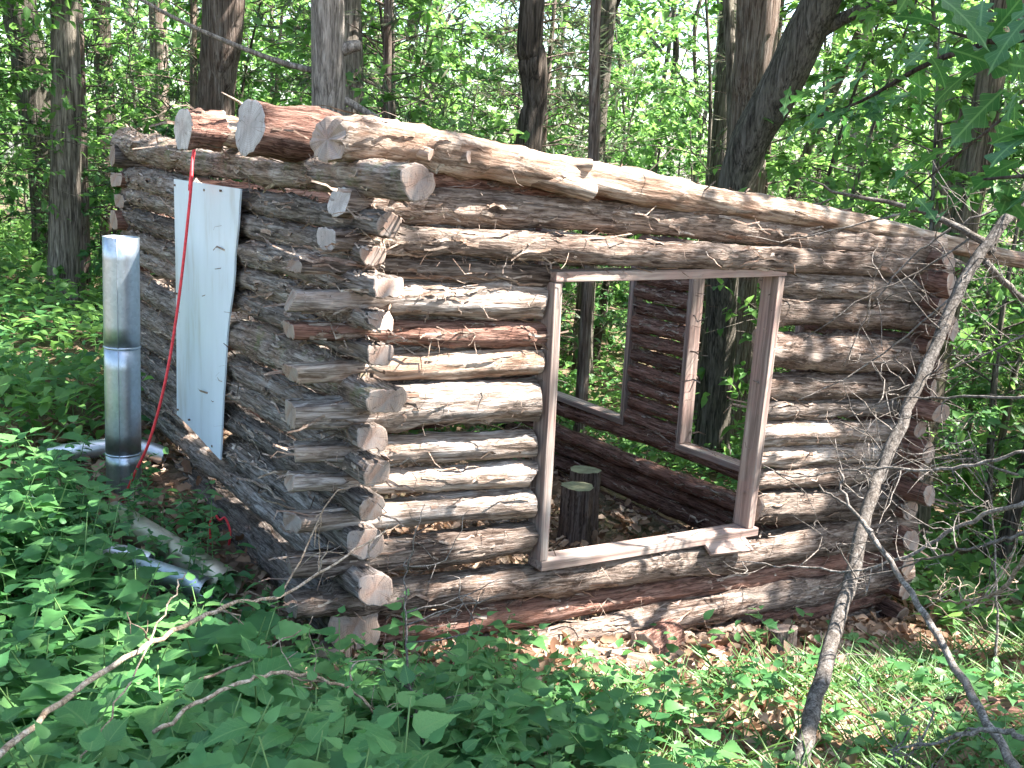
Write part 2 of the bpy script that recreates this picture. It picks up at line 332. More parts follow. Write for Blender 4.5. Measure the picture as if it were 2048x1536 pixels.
def log(name, pts, r0, r1, mat, parent=None, seed=0, flat=(None, None), knots=3, shreds=22, end='end', rough=1., seg=28, hang=.5, up=(0, 0, 1), ragged=(0, 0), flen=.27, loc=None, label=None, face=None):
    r = np.random.default_rng(seed); pts = [Vector(p) for p in pts]; p0, p1 = pts[0], pts[-1]
    R = basis(p0, p1, up); L = (p1 - p0).length
    lp = np.array([R.transposed() @ (p - p0) for p in pts]); n = int(np.clip(L / .03, 14, 120))
    x = np.linspace(0, L, n); path = spline(lp, n) if len(pts) > 2 else np.stack([x, 0 * x, 0 * x], 1)
    bow = r.normal(0, .007 * L) * np.sin(PI * x / L); path[:, 1] += r.normal(0, .006 * L) * np.sin(PI * x / L)
    if len(pts) == 2: path[:, 2] += bow
    r0 *= 1.06; r1 *= 1.06; th = np.arange(seg) * 2 * PI / seg; rad = r0 + (r1 - r0) * x / L
    rr = 1 + rough * (.065 * grid_noise(n, seg, L / .3, 4, r) + .042 * grid_noise(n, seg, L / .13, 9, r) + .06 * grid_noise(n, seg, L / .16, seg * .6, r) + .028 * r.standard_normal((n, seg)))
    rr *= 1 + .05 * grid_noise(n, 3, L / .4, 3, r)[:, :1]
    for _ in range(knots):
        kx, kt, ks = r.uniform(.1, .9) * L, r.uniform(0, 2 * PI), r.uniform(.018, .035)
        da = np.angle(np.exp(1j * (th - kt)))[None, :] * rad[:, None]
        rr += r.uniform(.12, .3) * np.exp(-((x[:, None] - kx) ** 2 + da ** 2) / ks ** 2)
    Y = rad[:, None] * rr * np.cos(th); Z = rad[:, None] * rr * np.sin(th)
    for e, fl in enumerate(flat):
        if fl is None: continue
        msk = (x < flen) if e == 0 else (x > L - flen)
        top, bot = fl; s = rad[msk][:, None]
        Z[msk] = np.clip(Z[msk], -bot * s + .004 * r.standard_normal(Z[msk].shape), top * s + .003 * r.standard_normal(Z[msk].shape))
        Y[msk] = np.clip(Y[msk], -1.02 * s, 1.02 * s)
    X = path[:, :1] + 0 * Y; tilt = r.normal(0, .22, (2, 2))
    if face is not None: tilt[0] = face
    X[0] += tilt[0, 0] * Y[0] + tilt[0, 1] * Z[0] - ragged[0] * np.abs(r.standard_normal(seg)); X[-1] += tilt[1, 0] * Y[-1] + tilt[1, 1] * Z[-1] + ragged[1] * np.abs(r.standard_normal(seg))
    V = np.stack([X, Y + path[:, 1:2], Z + path[:, 2:3]], -1).reshape(-1, 3)
    k = (np.arange(seg) + 1) % seg; i = np.arange(n - 1)[:, None] * seg; j = np.arange(seg)[None, :]
    Q = np.stack([i + j, i + k[None], i + seg + k[None], i + seg + j], -1).reshape(-1, 4)[:, ::-1]
    # cut faces: two rings and a hub, own vertices
    caps = []; T = []; cq = []
    for e in (0, 1):
        ring = V[:seg] if e == 0 else V[-seg:]; c = ring.mean(0); b = len(V) + sum(len(q) for q in caps)
        in_ = c + (ring - c) * .93 + np.array([(-.003, .003)[e], 0, 0])
        caps.append(np.concatenate([ring, in_, [c + np.array([(-.003, .003)[e], 0, 0])]]))
        for a_ in range(seg):
            q = [b + a_, b + k[a_], b + seg + k[a_], b + seg + a_]; t_ = [b + seg + a_, b + seg + k[a_], b + 2 * seg]
            cq.append(q if e == 0 else q[::-1]); T.append(t_ if e == 0 else t_[::-1])
    nq = len(Q)
    me = mesh(name, np.concatenate([V] + caps), np.concatenate([Q, cq]), T, [mat, M[end]], qm=np.r_[np.zeros(nq, int), np.ones(len(cq), int)], tm=np.ones(len(T), int), qs=np.r_[np.ones(nq, bool), np.zeros(len(cq), bool)], ts=np.zeros(len(T), bool))
    o = obj(name, me, parent); m4 = R.to_4x4(); m4.translation = p0 - (Vector(loc) if loc is not None else Vector())
    o.matrix_local = m4
    if label: o['label'] = label
    if shreds:
        b = B(); ns = int(shreds * (.5 + L)); si = r.integers(1, n - 1, ns); ti = r.integers(0, seg, ns)
        base = V.reshape(n, seg, 3)[si, ti]; nr = np.stack([0 * th[ti], np.cos(th[ti]), np.sin(th[ti])], 1)
        tang = np.stack([0 * th[ti], -np.sin(th[ti]), np.cos(th[ti])], 1)
        hm = r.random(ns) < hang
        sgn = np.where(r.random(ns) < .5, -1, 1)[:, None]
        d = np.where(hm[:, None], tang * np.where(tang[:, 2:3] > 0, -1, 1) + r.normal(0, .35, (ns, 3)), np.array([1., 0, 0]) * sgn + r.normal(0, .18, (ns, 3)))
        d /= np.linalg.norm(d, axis=1)[:, None]
        ln = np.where(hm, r.uniform(.03, .11, ns), r.uniform(.05, .22, ns)); wd = np.where(hm, r.uniform(.002, .006, ns), r.uniform(.004, .016, ns))
        ribbons(b, base + nr * .002, d, nr, ln, wd, np.where(hm, r.uniform(.1, .5, ns), r.uniform(.02, .3, ns)), r)
        np_ = int(ns * .9); si = r.integers(1, n - 1, np_); ti = r.integers(0, seg, np_); base = V.reshape(n, seg, 3)[si, ti]; nr = np.stack([0 * th[ti], np.cos(th[ti]), np.sin(th[ti])], 1)
        d = np.array([1., 0, 0]) * np.where(r.random(np_) < .5, -1, 1)[:, None] + r.normal(0, .07, (np_, 3)); ribbons(b, base + nr * .001, d, nr, r.uniform(.06, .26, np_), r.uniform(.008, .024, np_), r.uniform(.0, .10, np_), r)
        s = obj('bark_shreds', b.mesh('bark_shreds', [M['shred']], False), o); s['kind'] = 'stuff'
    return o

cabin = thing('log_cabin', 'unfinished roofless log cabin with open window holes and white sheet over its doorway', 'cabin', (0, 0, 0))
def flog(pts, r0, r1, mat='bark_tan', seed=0, y=0., **k):
    return log('log', [(x, y, z) for x, z in pts], r0, r1, M[mat], cabin, seed, **k)
NT = (.5, .72)
# front wall, top to bottom; rows below the lintel stop at the window opening
flog([(.20, 1.955), (1.35, 1.89), (2.62, 1.82)], .055, .055, 'bark_red', 11, y=.03)
flog([(-.09, 1.84), (.5, 1.83), (1.24, 1.80), (1.99, 1.77), (2.56, 1.72), (3.72, 1.63)], .066, .085, 'bark_tan', 12, flat=((.8, .95), None), shreds=34, end='end_pale')
flog([(-.14, 1.70), (.28, 1.69), (.97, 1.66), (1.77, 1.62), (2.58, 1.59), (3.85, 1.54)], .052, .066, 'bark_tan', 13, flat=((.7, .9), None), shreds=34, end='end_pale', hang=.6)
flog([(-.27, 1.595), (.27, 1.58), (.915, 1.53)], .036, .046, 'bark_tan', 14, flat=((.5, .7), None), shreds=30)
flog([(-.28, 1.465), (.28, 1.45), (.925, 1.41)], .060, .072, 'silver', 15, flat=(NT, None), shreds=30, knots=4)
flog([(-.29, 1.345), (.37, 1.30), (.915, 1.265)], .046, .054, 'bark_red', 16, flat=(NT, None), shreds=34)
flog([(-.28, 1.175), (.37, 1.16), (.895, 1.15)], .052, .060, 'peeled', 17, flat=((.5, .8), None), shreds=8)
flog([(-.28, 1.01), (.25, 1.00), (.91, .965)], .074, .090, 'silver', 18, flat=(NT, None), shreds=20, knots=9)
flog([(-.26, .85), (.26, .80), (.91, .755)], .054, .062, 'silver', 19, flat=(NT, None), shreds=12)
flog([(-.28, .73), (.27, .66), (.90, .615)], .050, .062, 'silver', 20, flat=(NT, None), shreds=12, knots=5)
flog([(-.27, .555), (.38, .51), (.90, .475)], .056, .066, 'silver', 21, flat=(NT, None), shreds=14)
flog([(-.28, .37), (.28, .33), (.90, .30)], .068, .078, 'bark_tan', 22, flat=(NT, None), shreds=40)
flog([(-.27, .20), (.28, .135), (.97, .075), (1.52, .045), (2.41, -.015), (3.80, -.10)], .068, .10, 'bark_tan', 23, flat=(NT, None), shreds=30)
flog([(.10, -.02), (.51, -.06), (1.51, -.13), (2.77, -.20), (3.75, -.26)], .055, .072, 'bark_red', 24, y=.02)
flog([(.90, -.23), (1.55, -.26), (2.45, -.30), (3.16, -.35), (3.78, -.37)], .066, .085, 'bark_tan', 25, y=-.03, shreds=30)
flog([(2.40, -.41), (3.58, -.49)], .060, .064, 'bark_red', 26)
flog([(2.70, -.56), (3.60, -.64)], .060, .064, 'bark_grey', 27)
for q, (za, zb, r0, mt) in enumerate([(1.48, 1.39, .066, 'bark_grey'), (1.33, 1.24, .078, 'bark_tan'), (1.12, 1.01, .098, 'bark_tan'), (.92, .82, .070, 'bark_tan'), (.785, .70, .052, 'bark_grey'), (.66, .55, .062, 'silver'), (.525, .41, .060, 'silver'), (.40, .30, .058, 'bark_tan'), (.235, .09, .086, 'bark_tan')]):
    flog([(2.375, za), (3.0, (za + zb) / 2), (3.76, zb)], r0, r0 * 1.06, mt, 40 + q, shreds=16)
# left wall: rows run back from the near corner; the doorway splits those behind the white sheet
LR = [(1.945, -.48, .066, .088, 'moss_bark', None), (1.775, -.27, .046, .070, 'bark_grey', None), (1.655, -.16, .062, .064, 'bark_grey', (.35, .8)), (1.535, -.24, .066, .066, 'bark_grey', (.55, .55)), (1.40, -.23, .060, .062, 'bark_grey', (.5, .6)),
      (1.275, -.20, .055, .062, 'bark_grey', (.5, .9)), (1.10, -.24, .082, .078, 'moss_bark', (.5, .62)), (.92, -.19, .064, .066, 'bark_grey', (.65, .75)), (.785, -.19, .064, .066, 'bark_grey', (.7, .85)), (.635, -.19, .068, .068, 'bark_grey', (.62, .8)),
      (.46, -.16, .075, .076, 'bark_grey', (.75, .85)), (.29, -.19, .070, .072, 'bark_grey', (.85, .9)), (.07, -.06, .125, .10, 'bark_grey', (.55, .8))]
door_y = [None, 1.36, 1.36, 1.36, 1.42, 1.46, 1.33, 1.48, 1.52, 1.50, 1.50, None, None]
for q, (z, y0, r0, r1, mt, fl) in enumerate(LR):
    r0 *= .95; r1 *= .93
    y0 += (0, .0, .03, -.03, .02, -.02, -.04, .03, -.02, .0, .03, -.03, 0)[q]
    if door_y[q] is None:
        log('log', [(0, y0, z), (0, 3.50, z + (.05 if q == 0 else .03))], r0, r1, M[mt], cabin, 60 + q, flat=(fl, None), shreds=24, hang=.6, flen=.26)
    else:
        log('log', [(0, y0, z), (0, door_y[q], z - .015 + .01 * (q % 3))], r0, (r0 + r1) / 2 + .002, M[mt], cabin, 60 + q, flat=(fl, None), shreds=30, hang=.6, flen=.24, end='end')
        log('log', [(0, 2.13, z - .01), (0, 3.46, z + .02 - .012 * (q % 2))], r1, r1, M['bark_grey'], cabin, 80 + q, shreds=30, hang=.6)
log('log', [(.02, .25, -.09), (0, 3.5, .02)], .09, .09, M['bark_grey'], cabin, 99)
log('log', [(-.10, -.02, -.02), (-.10, -.02, -.28)], .085, .09, M['bark_grey'], cabin, 98, up=(1, 0, 0), shreds=6, knots=0)
# right wall: two openings
zr = [1.60, 1.47, 1.345, 1.22, 1.095, .97, .845, .72, .595, .47, .345, .22, .095, -.085, -.25, -.415, -.575, -.72]
for q, z in enumerate(zr):
    rr_ = .054 + .007 * math.sin(q * 2.3)
    spans = [(-.19, 4.15)] if (q < 1 or z < 0) else [(-.15 - .05 * (q % 2) - .07 * ((q * 5) % 4) / 3, .78), (1.855, 2.475), (3.77, 4.15)]
    if z < 0: rr_ = .061
    for a_, (ya, yb) in enumerate(spans):
        log('log', [(3.6, ya, z - .02 * a_), (3.6, yb, z - .02 * a_ + (.0 if z > 0 else -.02))], rr_, rr_ * .98, M['bark_red'], cabin, 110 + q * 3 + a_, shreds=26 if a_ != 2 else 0, hang=.4)
# back wall
for q in range(16):
    z = 1.92 - q * .14
    log('log', [(-.12 + .02 * (q % 3), 3.40, z), (3.85, 3.95, z - .02 * (15 - q) * .9)], .066, .062, M['bark_red' if q % 2 else 'bark_grey'], cabin, 180 + q, flat=(NT, None) if q % 3 else (None, None), shreds=8)

# boards: window frames, all of one dimension lumber
def board(name, p0, p1, w, t, up, parent, seed, mat='board', loc=(0, 0, 0), label=None):
    r = np.random.default_rng(seed); p0 = Vector(p0); p1 = Vector(p1); R = basis(p0, p1, up); L = (p1 - p0).length
    bm = bmesh.new(); bmesh.ops.create_cube(bm, size=1)
    for v in bm.verts: v.co = Vector(((v.co.x + .5) * L, v.co.y * w, v.co.z * t))
    bmesh.ops.subdivide_edges(bm, edges=[e for e in bm.edges if abs((e.verts[0].co - e.verts[1].co).x) > .5 * L], cuts=6)
    a_, b_ = r.normal(0, .003, 2)
    for v in bm.verts:
        s = math.sin(PI * v.co.x / L); v.co.y += a_ * s + r.normal(0, .0006); v.co.z += b_ * s + r.normal(0, .0006)
    bmesh.ops.bevel(bm, geom=[e for e in bm.edges if e.calc_face_angle(0) > .8], offset=.004, segments=2, affect='EDGES', profile=.5)
    me = bpy.data.meshes.new(name); bm.to_mesh(me); bm.free(); me.materials.append(M[mat])
    o = obj(name, me, parent); m4 = R.to_4x4(); m4.translation = p0 - Vector(loc); o.matrix_local = m4
    if label: o['label'] = label
    return o
FB = lambda a, b, up, s: board('window_frame_board', a, b, .115, .046, up, cabin, s)
FB((.945, -.03, .205), (.935, -.03, 1.512), (1, 0, 0), 1)                       # front window: jamb, jamb, sill, lintel
FB((2.315, -.03, .155), (2.355, -.03, 1.515), (1, 0, 0), 2)
FB((.93, -.035, .18), (2.37, -.035, .13), (0, 0, 1), 3)
FB((.915, -.035, 1.537), (2.385, -.035, 1.54), (0, 0, 1), 4)
FB((3.59, 2.50, .045), (3.59, 2.50, 1.40), (0, 1, 0), 5)                          # far opening in the right wall
FB((3.59, 2.478, .022), (3.59, 3.76, .03), (0, 0, 1), 6)
FB((3.59, 3.74, .055), (3.59, 3.74, 1.40), (0, 1, 0), 7)
FB((3.59, 2.48, 1.425), (3.59, 3.76, 1.425), (0, 0, 1), 8)
FB((3.59, 1.83, .015), (3.59, 1.83, 1.40), (0, 1, 0), 9)                          # near opening in the right wall
FB((3.59, .80, .015), (3.59, .80, 1.40), (0, 1, 0), 10)
FB((3.59, .775, -.01), (3.59, 1.855, -.01), (0, 0, 1), 12)
FB((3.59, .775, 1.425), (3.59, 1.855, 1.425), (0, 0, 1), 13)
# the sheet over the doorway
def sheet():
    r = np.random.default_rng(5); n, m = 14, 18
    u = np.linspace(0, 1, n); v = np.linspace(0, 1, m); U, Vv = np.meshgrid(u, v, indexing='ij')
    zt = 1.832 - 0 * u; zbot = .493 - .065 * u; Zz = zbot[:, None] + (zt - zbot)[:, None] * Vv
    edge = np.interp(Zz[-1], [.43, .86, 1.05, 1.39, 1.83], [1.377, 1.31, 1.286, 1.182, 1.09]) + .004 * r.standard_normal(m)
    Y = 2.14 + (edge[None] - 2.14) * U; X = -.100 + .004 * np.sin(5 * U + 3 * Vv)
    F_ = np.stack([X, Y, Zz], -1).reshape(-1, 3); K = F_ + np.array([.009, 0, 0]); nn = n * m
    i = (np.arange(n - 1)[:, None] * m + np.arange(m - 1)[None]).ravel()
    q = np.stack([i, i + m, i + m + 1, i + 1], -1); Q = [q[:, ::-1], q + nn]
    e = [np.arange(m), np.arange(m) + (n - 1) * m, np.arange(n) * m, np.arange(n) * m + m - 1]
    for c, ix in enumerate(e):
        s = np.stack([ix[:-1], ix[1:], ix[1:] + nn, ix[:-1] + nn], -1); Q.append(s)
    o = obj('door_panel', mesh('door_panel', np.concatenate([F_, K]), np.concatenate(Q), None, [M['panel']], smooth=False), cabin)
    o['label'] = 'white painted sheet covering the doorway'
    for (y, z) in [(2.11, 1.80), (1.85, 1.81), (1.6, 1.80), (1.35, 1.81), (2.11, 1.2), (2.11, .53), (1.9, .52), (1.5, .47)]:
        nm = B(); nm.add(*tube([(-.0, 0, 0), (-.010, 0, 0)], [.006, .007], 6)); 
        obj('nail', nm.mesh('nail', [M['shred']]), o, (-.098, y, z))
sheet()

# ------------------------------------------------------------------ logs laid loose over the walls
def loose(name, label, cat, pts, r0, r1, mat, seed, stubs=(), **k):
    base = Vector(pts[0]); t = thing(name, label, cat, base)
    o = log('log', pts, r0, r1, M[mat], t, seed, loc=base, **k)
    for (p, d, l, ra) in stubs:
        p = Vector(p); log('branch_stub', [p, p + Vector(d).normalized() * l], ra, ra * .85, M[mat], t, seed + 7, loc=base, shreds=0, knots=0, seg=14)
    return t
loose('roof_pole', 'long peeled pale pole with cut branch stubs lying along the front wall top', 'pole',
      [(-.13, 0, 2.075), (.20, -.01, 2.075), (.51, 0, 2.03), (1.04, -.02, 1.975), (1.84, .02, 1.89), (2.6, .0, 1.82), (3.41, .02, 1.74), (4.72, .03, 1.555)], .088, .046, 'peeled', 301, knots=9, shreds=7, face=(-.3, .1), ragged=(.012, 0), end='end',
      stubs=[((.70, -.05, 1.99), (1, -.25, -.22), .36, .050), ((.86, -.05, 2.02), (1, -.4, .05), .19, .034), ((.40, -.06, 2.03), (.3, -1, .1), .07, .03), ((.22, -.07, 2.05), (.4, -1, -.2), .06, .028)])
loose('roof_log', 'thick bark covered roof log with pale sawn end beside the peeled pole', 'log',
      [(-.28, .47, 2.115), (1.5, .48, 1.93), (3.85, .5, 1.72)], .101, .075, 'bark_red', 302, end='end_pale', shreds=12, face=(-.28, .03))
loose('roof_log', 'short stub of bark covered log with sawn end above the white sheet', 'log',
      [(-.30, 1.30, 2.10), (-.12, 1.30, 2.095)], .088, .086, 'bark_red', 303, end='end_pale', shreds=10, knots=1, ragged=(0, .012), face=(-.2, .0))
loose('roof_log', 'splintered peeled log behind the short bark covered stub', 'log',
      [(-.13, 1.30, 2.10), (.5, 1.3, 2.04), (1.5, 1.3, 1.93), (3.8, 1.32, 1.72)], .074, .06, 'peeled', 304, shreds=30, ragged=(.05, 0))
b = B(); r_ = np.random.default_rng(9)
for (a_, c_, w_) in [((.02, 1.22, 2.19), (-.16, 1.16, 2.27), .02), ((.16, 1.24, 2.17), (-.04, 1.14, 2.225), .03), ((.26, 1.2, 2.15), (.02, 1.2, 2.20), .022)]:
    V, Q, T = tube(spline([a_, tuple((np.array(a_) + np.array(c_)) / 2 + (0, 0, .006)), c_], 7), np.linspace(w_ * .55, .003, 7), 5); b.add(V, Q, T)
o = obj('wood_splinter', b.mesh('wood_splinter', [M['peeled']])); tag(o, 'pale split slivers sticking up from the splintered roof log', 'splinter')

# ------------------------------------------------------------------ stove pipe, ducts, rope
def pipe(name, label, cat, P, R, mat, sections, r=.0, group=None):
    P = np.asarray(P, float); base = Vector(P[0]); t = thing(name, label, cat, base, group)
    for q in range(len(P) - 1):
        a_, c_ = P[q], P[q + 1]; n = 6; b = B()
        pts = a_ + (c_ - a_) * np.linspace(0, 1, n)[:, None] - np.array(base)
        V, Q, T = tube(pts, R, 40, caps=False); b.add(V, Q); V2, Q2, _ = tube(pts, R - .003, 40, caps=False); b.add(V2, Q2[:, ::-1])
        rim = np.array([[(n - 1) * 40 + i, (n - 1) * 40 + (i + 1) % 40, (n - 1) * 40 + (i + 1) % 40 + n * 40, (n - 1) * 40 + i + n * 40] for i in range(40)])
        low = np.array([[i, (i + 1) % 40, (i + 1) % 40 + n * 40, i + n * 40] for i in range(40)])
        b.Q.append(np.concatenate([rim, low[:, ::-1]])); b.qm.append(np.zeros(80, int))
        s = obj('pipe_section', b.mesh('pipe_section', [M[mat]]), t)
        sm_ = B(); of = np.array([-.45 * R, -.89 * R, 0]); sm_.add(*tube(pts + of * 1.012, .0035, 5)); obj('seam', sm_.mesh('seam', [M[mat]]), s)
        bd = B(); d = (c_ - a_) / np.linalg.norm(c_ - a_); p = c_ - np.array(base) if q < len(P) - 2 else None
        if p is not None:
            bd.add(*tube([p - d * .006, p - d * .003, p + d * .003, p + d * .006], [R, R + .004, R + .004, R], 40, caps=False)[:2]); obj('crimp_ring', bd.mesh('crimp_ring', [M[mat]]), s)
    return t
pipe('stove_pipe', 'upright galvanised stove pipe standing among plants by the white sheet', 'pipe',
     [(-.461, 1.90, .08), (-.461, 1.90, .37), (-.455, 1.90, .955), (-.448, 1.90, 1.535)], .0925, 'zinc', 3)
pipe('steel_pipe', 'stained steel pipe lying on the ground near the cabin corner', 'pipe', [(-.62, 1.50, .16), (-.34, .57, .075)], .075, 'brass', 1)
pipe('steel_pipe', 'shiny steel pipe piece with holes lying beside the stained pipe', 'pipe', [(-.70, .92, .115), (-.44, .55, .075)], .062, 'zinc', 1)
def duct(label, P, R):
    P = np.asarray(P); n = 150; pts = spline(P, n); base = Vector(P[0])
    rr = R * (1 + .07 * np.abs(np.sin(np.arange(n) * PI / 2)))
    b = B(); V, Q, T = tube(pts - np.array(base), rr, 18, caps=False); b.add(V, Q)
    V, Q, T = tube(pts - np.array(base), rr - .004, 18, caps=False); b.add(V, Q[:, ::-1])
    o = obj('flexible_duct', b.mesh('flexible_duct', [M['foil']]), loc=base); return tag(o, label, 'duct', 'foil ducts lying in the plants')
duct('silver corrugated duct lying behind the upright stove pipe', [(-.80, 2.45, .24), (-.55, 2.38, .27), (-.30, 2.36, .27), (-.14, 2.25, .22)], .05)
duct('silver corrugated duct lying in plants left of the upright stove pipe', [(-1.25, 1.75, .22), (-1.0, 1.66, .23), (-.80, 1.62, .20)], .05)
duct('silver corrugated duct lying next to the stained steel pipe', [(-.95, 1.12, .13), (-.78, 1.02, .15), (-.60, .88, .12)], .05)
b = B(); b.add(*tube(spline([(-.08, 1.44, 2.07), (-.13, 1.50, 2.045), (-.17, 1.55, 2.0), (-.23, 1.43, 1.76), (-.30, 1.40, 1.27), (-.37, 1.40, .87), (-.43, 1.49, .54), (-.48, 1.61, .33), (-.52, 1.70, .16)], 60), .0075, 7))
b.add(*tube(spline([(-.17, 1.55, 2.0), (-.19, 1.53, 1.9), (-.21, 1.50, 1.80)], 8), .008, 6))
tag(obj('red_rope', b.mesh('red_rope', [M['rope']])), 'red rope hanging from the roof log end down past the white sheet', 'rope')
b = B(); b.add(*tube(spline([(-.235, 1.13, .06), (-.24, 1.13, .17), (-.225, 1.10, .23), (-.205, 1.085, .205), (-.18, 1.08, .215), (-.16, 1.06, .15), (-.17, 1.05, .08)], 24), .006, 6))
tag(obj('red_strap', b.mesh('red_strap', [M['rope']])), 'short red strap looped on the ground at the cabin foot', 'strap')

# ------------------------------------------------------------------ stumps and scraps
def stump(label, x, y, h, r, seed, lean=(0, 0), mat='cedar', end='end', group=None, name='tree_stump'):
    z = g(x, y) - .04; t = thing(name, label, 'stump', (x, y, z), group); rg = np.random.default_rng(seed)
    n, seg = 22, 40; zz = np.linspace(0, h, n); fl = 1 + .35 * np.exp(-zz / (h * .16)); ph = rg.uniform(0, 6, 4)
    th = np.arange(seg) * 2 * PI / seg
    wob = 1 + .05 * np.cos(2 * th + ph[0]) + .06 * np.cos(3 * th + ph[1]) + .035 * np.cos(9 * th + ph[2]) + .025 * np.cos(15 * th + ph[3])
    R = r * fl[:, None] * wob[None] * (1 + .02 * rg.standard_normal((n, seg)))
    V = np.stack([R * np.cos(th) + lean[0] * zz[:, None], R * np.sin(th) + lean[1] * zz[:, None], zz[:, None] + 0 * R], -1).reshape(-1, 3)
    i = np.arange(n - 1)[:, None] * seg; k = (np.arange(seg) + 1) % seg
    Q = np.stack([i + np.arange(seg), i + k, i + seg + k, i + seg + np.arange(seg)], -1).reshape(-1, 4)
    obj('trunk', mesh('trunk', V, Q, None, [M[mat]]), t)
    c = V[-seg:]; me = mesh('cut_top', np.concatenate([c + [0, 0, .001], [c.mean(0) + [0, 0, .004]]]), None, [[q, (q + 1) % seg, seg] for q in range(seg)], [M['cut_top']], smooth=False)
    obj('cut_top', me, t); return t
M['cut_top'] = plain('green_cut_wood', (.22, .22, .13), .9, 0, (14., .45, 1.2), .4)
stump('cedar stump with flat sawn top standing inside the cabin', 2.33, 1.46, .46, .105, 1)
stump('second cedar stump standing close behind the other inside the cabin', 2.55, 1.68, .52, .10, 2)
loose('log_chunk', 'short split log chunk under the front wall with its end in sunlight', 'log', [(1.42, -.30, -.26), (1.72, -.16, -.30)], .085, .08, 'bark_red', 321, shreds=8, knots=0)
loose('log_chunk', 'slim split log leaning beside the pale stone under the front wall', 'log', [(1.05, -.28, -.20), (1.36, -.46, -.27)], .04, .055, 'peeled', 322, shreds=8, knots=0)
loose('log_chunk', 'short log chunk standing in shade below the right part of the front wall', 'log', [(2.28, -.40, -.52), (2.31, -.38, -.30)], .07, .065, 'bark_grey', 323, shreds=6, knots=0, up=(1, 0, 0))
loose('fallen_log', 'short rotten fallen log with tan broken end lying in the grass', 'log', [(2.02, -1.36, -.22), (2.42, -1.62, -.22)], .06, .07, 'bark_red', 324, shreds=16, knots=1, ragged=(.03, .03))
loose('log_chunk', 'weathered log piece half hidden in plants below the pinkish twig', 'log', [(-.72, -1.10, .16), (-.60, -1.28, .17)], .06, .055, 'silver', 325, shreds=2, knots=0)
for q, (a_, c_, ra, lab) in enumerate([((1.08, -.40, -.20), (1.30, -.34, -.22), .05, 'reddish split wood chunk lying left of the pale stone block'), ((1.60, -.52, -.28), (1.78, -.62, -.29), .05, 'reddish split wood chunk lying in front of the short split log'), ((1.82, -.36, -.33), (2.05, -.30, -.35), .055, 'split wood chunk lying beside the small board offcut'), ((1.36, -.52, -.26), (1.50, -.62, -.25), .04, 'small tan wood chunk lying in the sunlit dead leaves')]):
    loose('log_chunk', lab, 'log', [a_, c_], ra, ra * .9, 'peeled' if q % 2 else 'bark_red', 330 + q, shreds=6, knots=0, flat=((.3, .9), (.3, .9)), flen=.5)
def rock(name, label, cat, loc, s, mat, seed):
    rg = np.random.default_rng(seed); bm = bmesh.new(); bmesh.ops.create_icosphere(bm, subdivisions=4, radius=1)
    ph = rg.uniform(0, 6, (6, 3))
    for v in bm.verts:
        c = v.co.copy(); k = 1 + sum(.07 * math.sin(3.1 * (q % 3 + 1) * c.x + p[0]) * math.sin(2.7 * c.y * (q % 2 + 1) + p[1]) for q, p in enumerate(ph)) + rg.normal(0, .012)
        m_ = max(abs(c.x), abs(c.y), abs(c.z)) ** .55; c = c / m_ * k * .8; v.co = Vector((c.x * s[0], c.y * s[1], c.z * s[2]))
    me = bpy.data.meshes.new(name); bm.to_mesh(me); bm.free(); me.materials.append(M[mat])
    for p in me.polygons: p.use_smooth = True
    return tag(obj(name, me, loc=loc), label, cat)
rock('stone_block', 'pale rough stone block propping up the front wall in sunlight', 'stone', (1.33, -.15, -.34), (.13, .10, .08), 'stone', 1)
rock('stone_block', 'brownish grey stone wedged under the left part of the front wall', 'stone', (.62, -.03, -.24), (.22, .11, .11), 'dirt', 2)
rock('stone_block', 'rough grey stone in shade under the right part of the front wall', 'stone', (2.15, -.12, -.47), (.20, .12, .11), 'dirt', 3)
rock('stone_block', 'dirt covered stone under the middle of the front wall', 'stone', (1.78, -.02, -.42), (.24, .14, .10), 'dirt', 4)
def plank(label, a_, c_, w, t, up, seed, mat='board'):
    r = thing('wood_plank', label, 'plank', a_); board('plank', a_, c_, w, t, up, r, seed, mat, loc=a_)
plank('short loose plank resting on the log below the window sill', (1.98, -.10, .105), (2.27, -.12, .088), .10, .018, (0, -.6, 1), 31)
plank('small board offcut lying on dead leaves below the front wall', (1.72, -.50, -.315), (1.98, -.56, -.345), .12, .03, (0, 0, 1), 32)
plank('narrow board offcut half buried in leaves beside the split chunk', (1.52, -.42, -.28), (1.60, -.60, -.285), .06, .025, (0, 0, 1), 33)

# ------------------------------------------------------------------ leaves
def leaf(L=1., Wd=.5, st=5, ser=0., fold=.18, droop=.25, prof=(.0, .62, 1., .93, .62, 0.)):
    """flat leaf along +Y, width along X; returns V, Q(T) - midrib + two margins"""
    t = np.linspace(0, 1, st + 1); w = np.interp(t, np.linspace(0, 1, len(prof)), prof) * Wd * .5
    if ser: w[1:-1] *= 1 + ser * np.where(np.arange(1, st) % 2, 1, -1)
    z = -droop * t ** 2 * L; y = t * L
    mid = np.stack([0 * t, y, z], 1); lf = np.stack([-w, y - .06 * L * (t > 0) * (t < 1), z + w * fold * 2], 1); rt = np.stack([w, y - .06 * L * (t > 0) * (t < 1), z + w * fold * 2], 1)
    V = np.concatenate([mid, lf[1:-1], rt[1:-1]]); n = st + 1; m = st - 1; Q = []; T = []
    for s, off in ((0, n), (1, n + m)):
        f = lambda *a: list(a) if s == 0 else list(a)[::-1]
        T.append(f(0, 1, off)); T.append(f(st - 1, st, off + m - 1))
        for i in range(1, st - 1): Q.append(f(i, i + 1, off + i, off + i - 1))
    return V, np.array(Q, int).reshape(-1, 4), np.array(T, int)
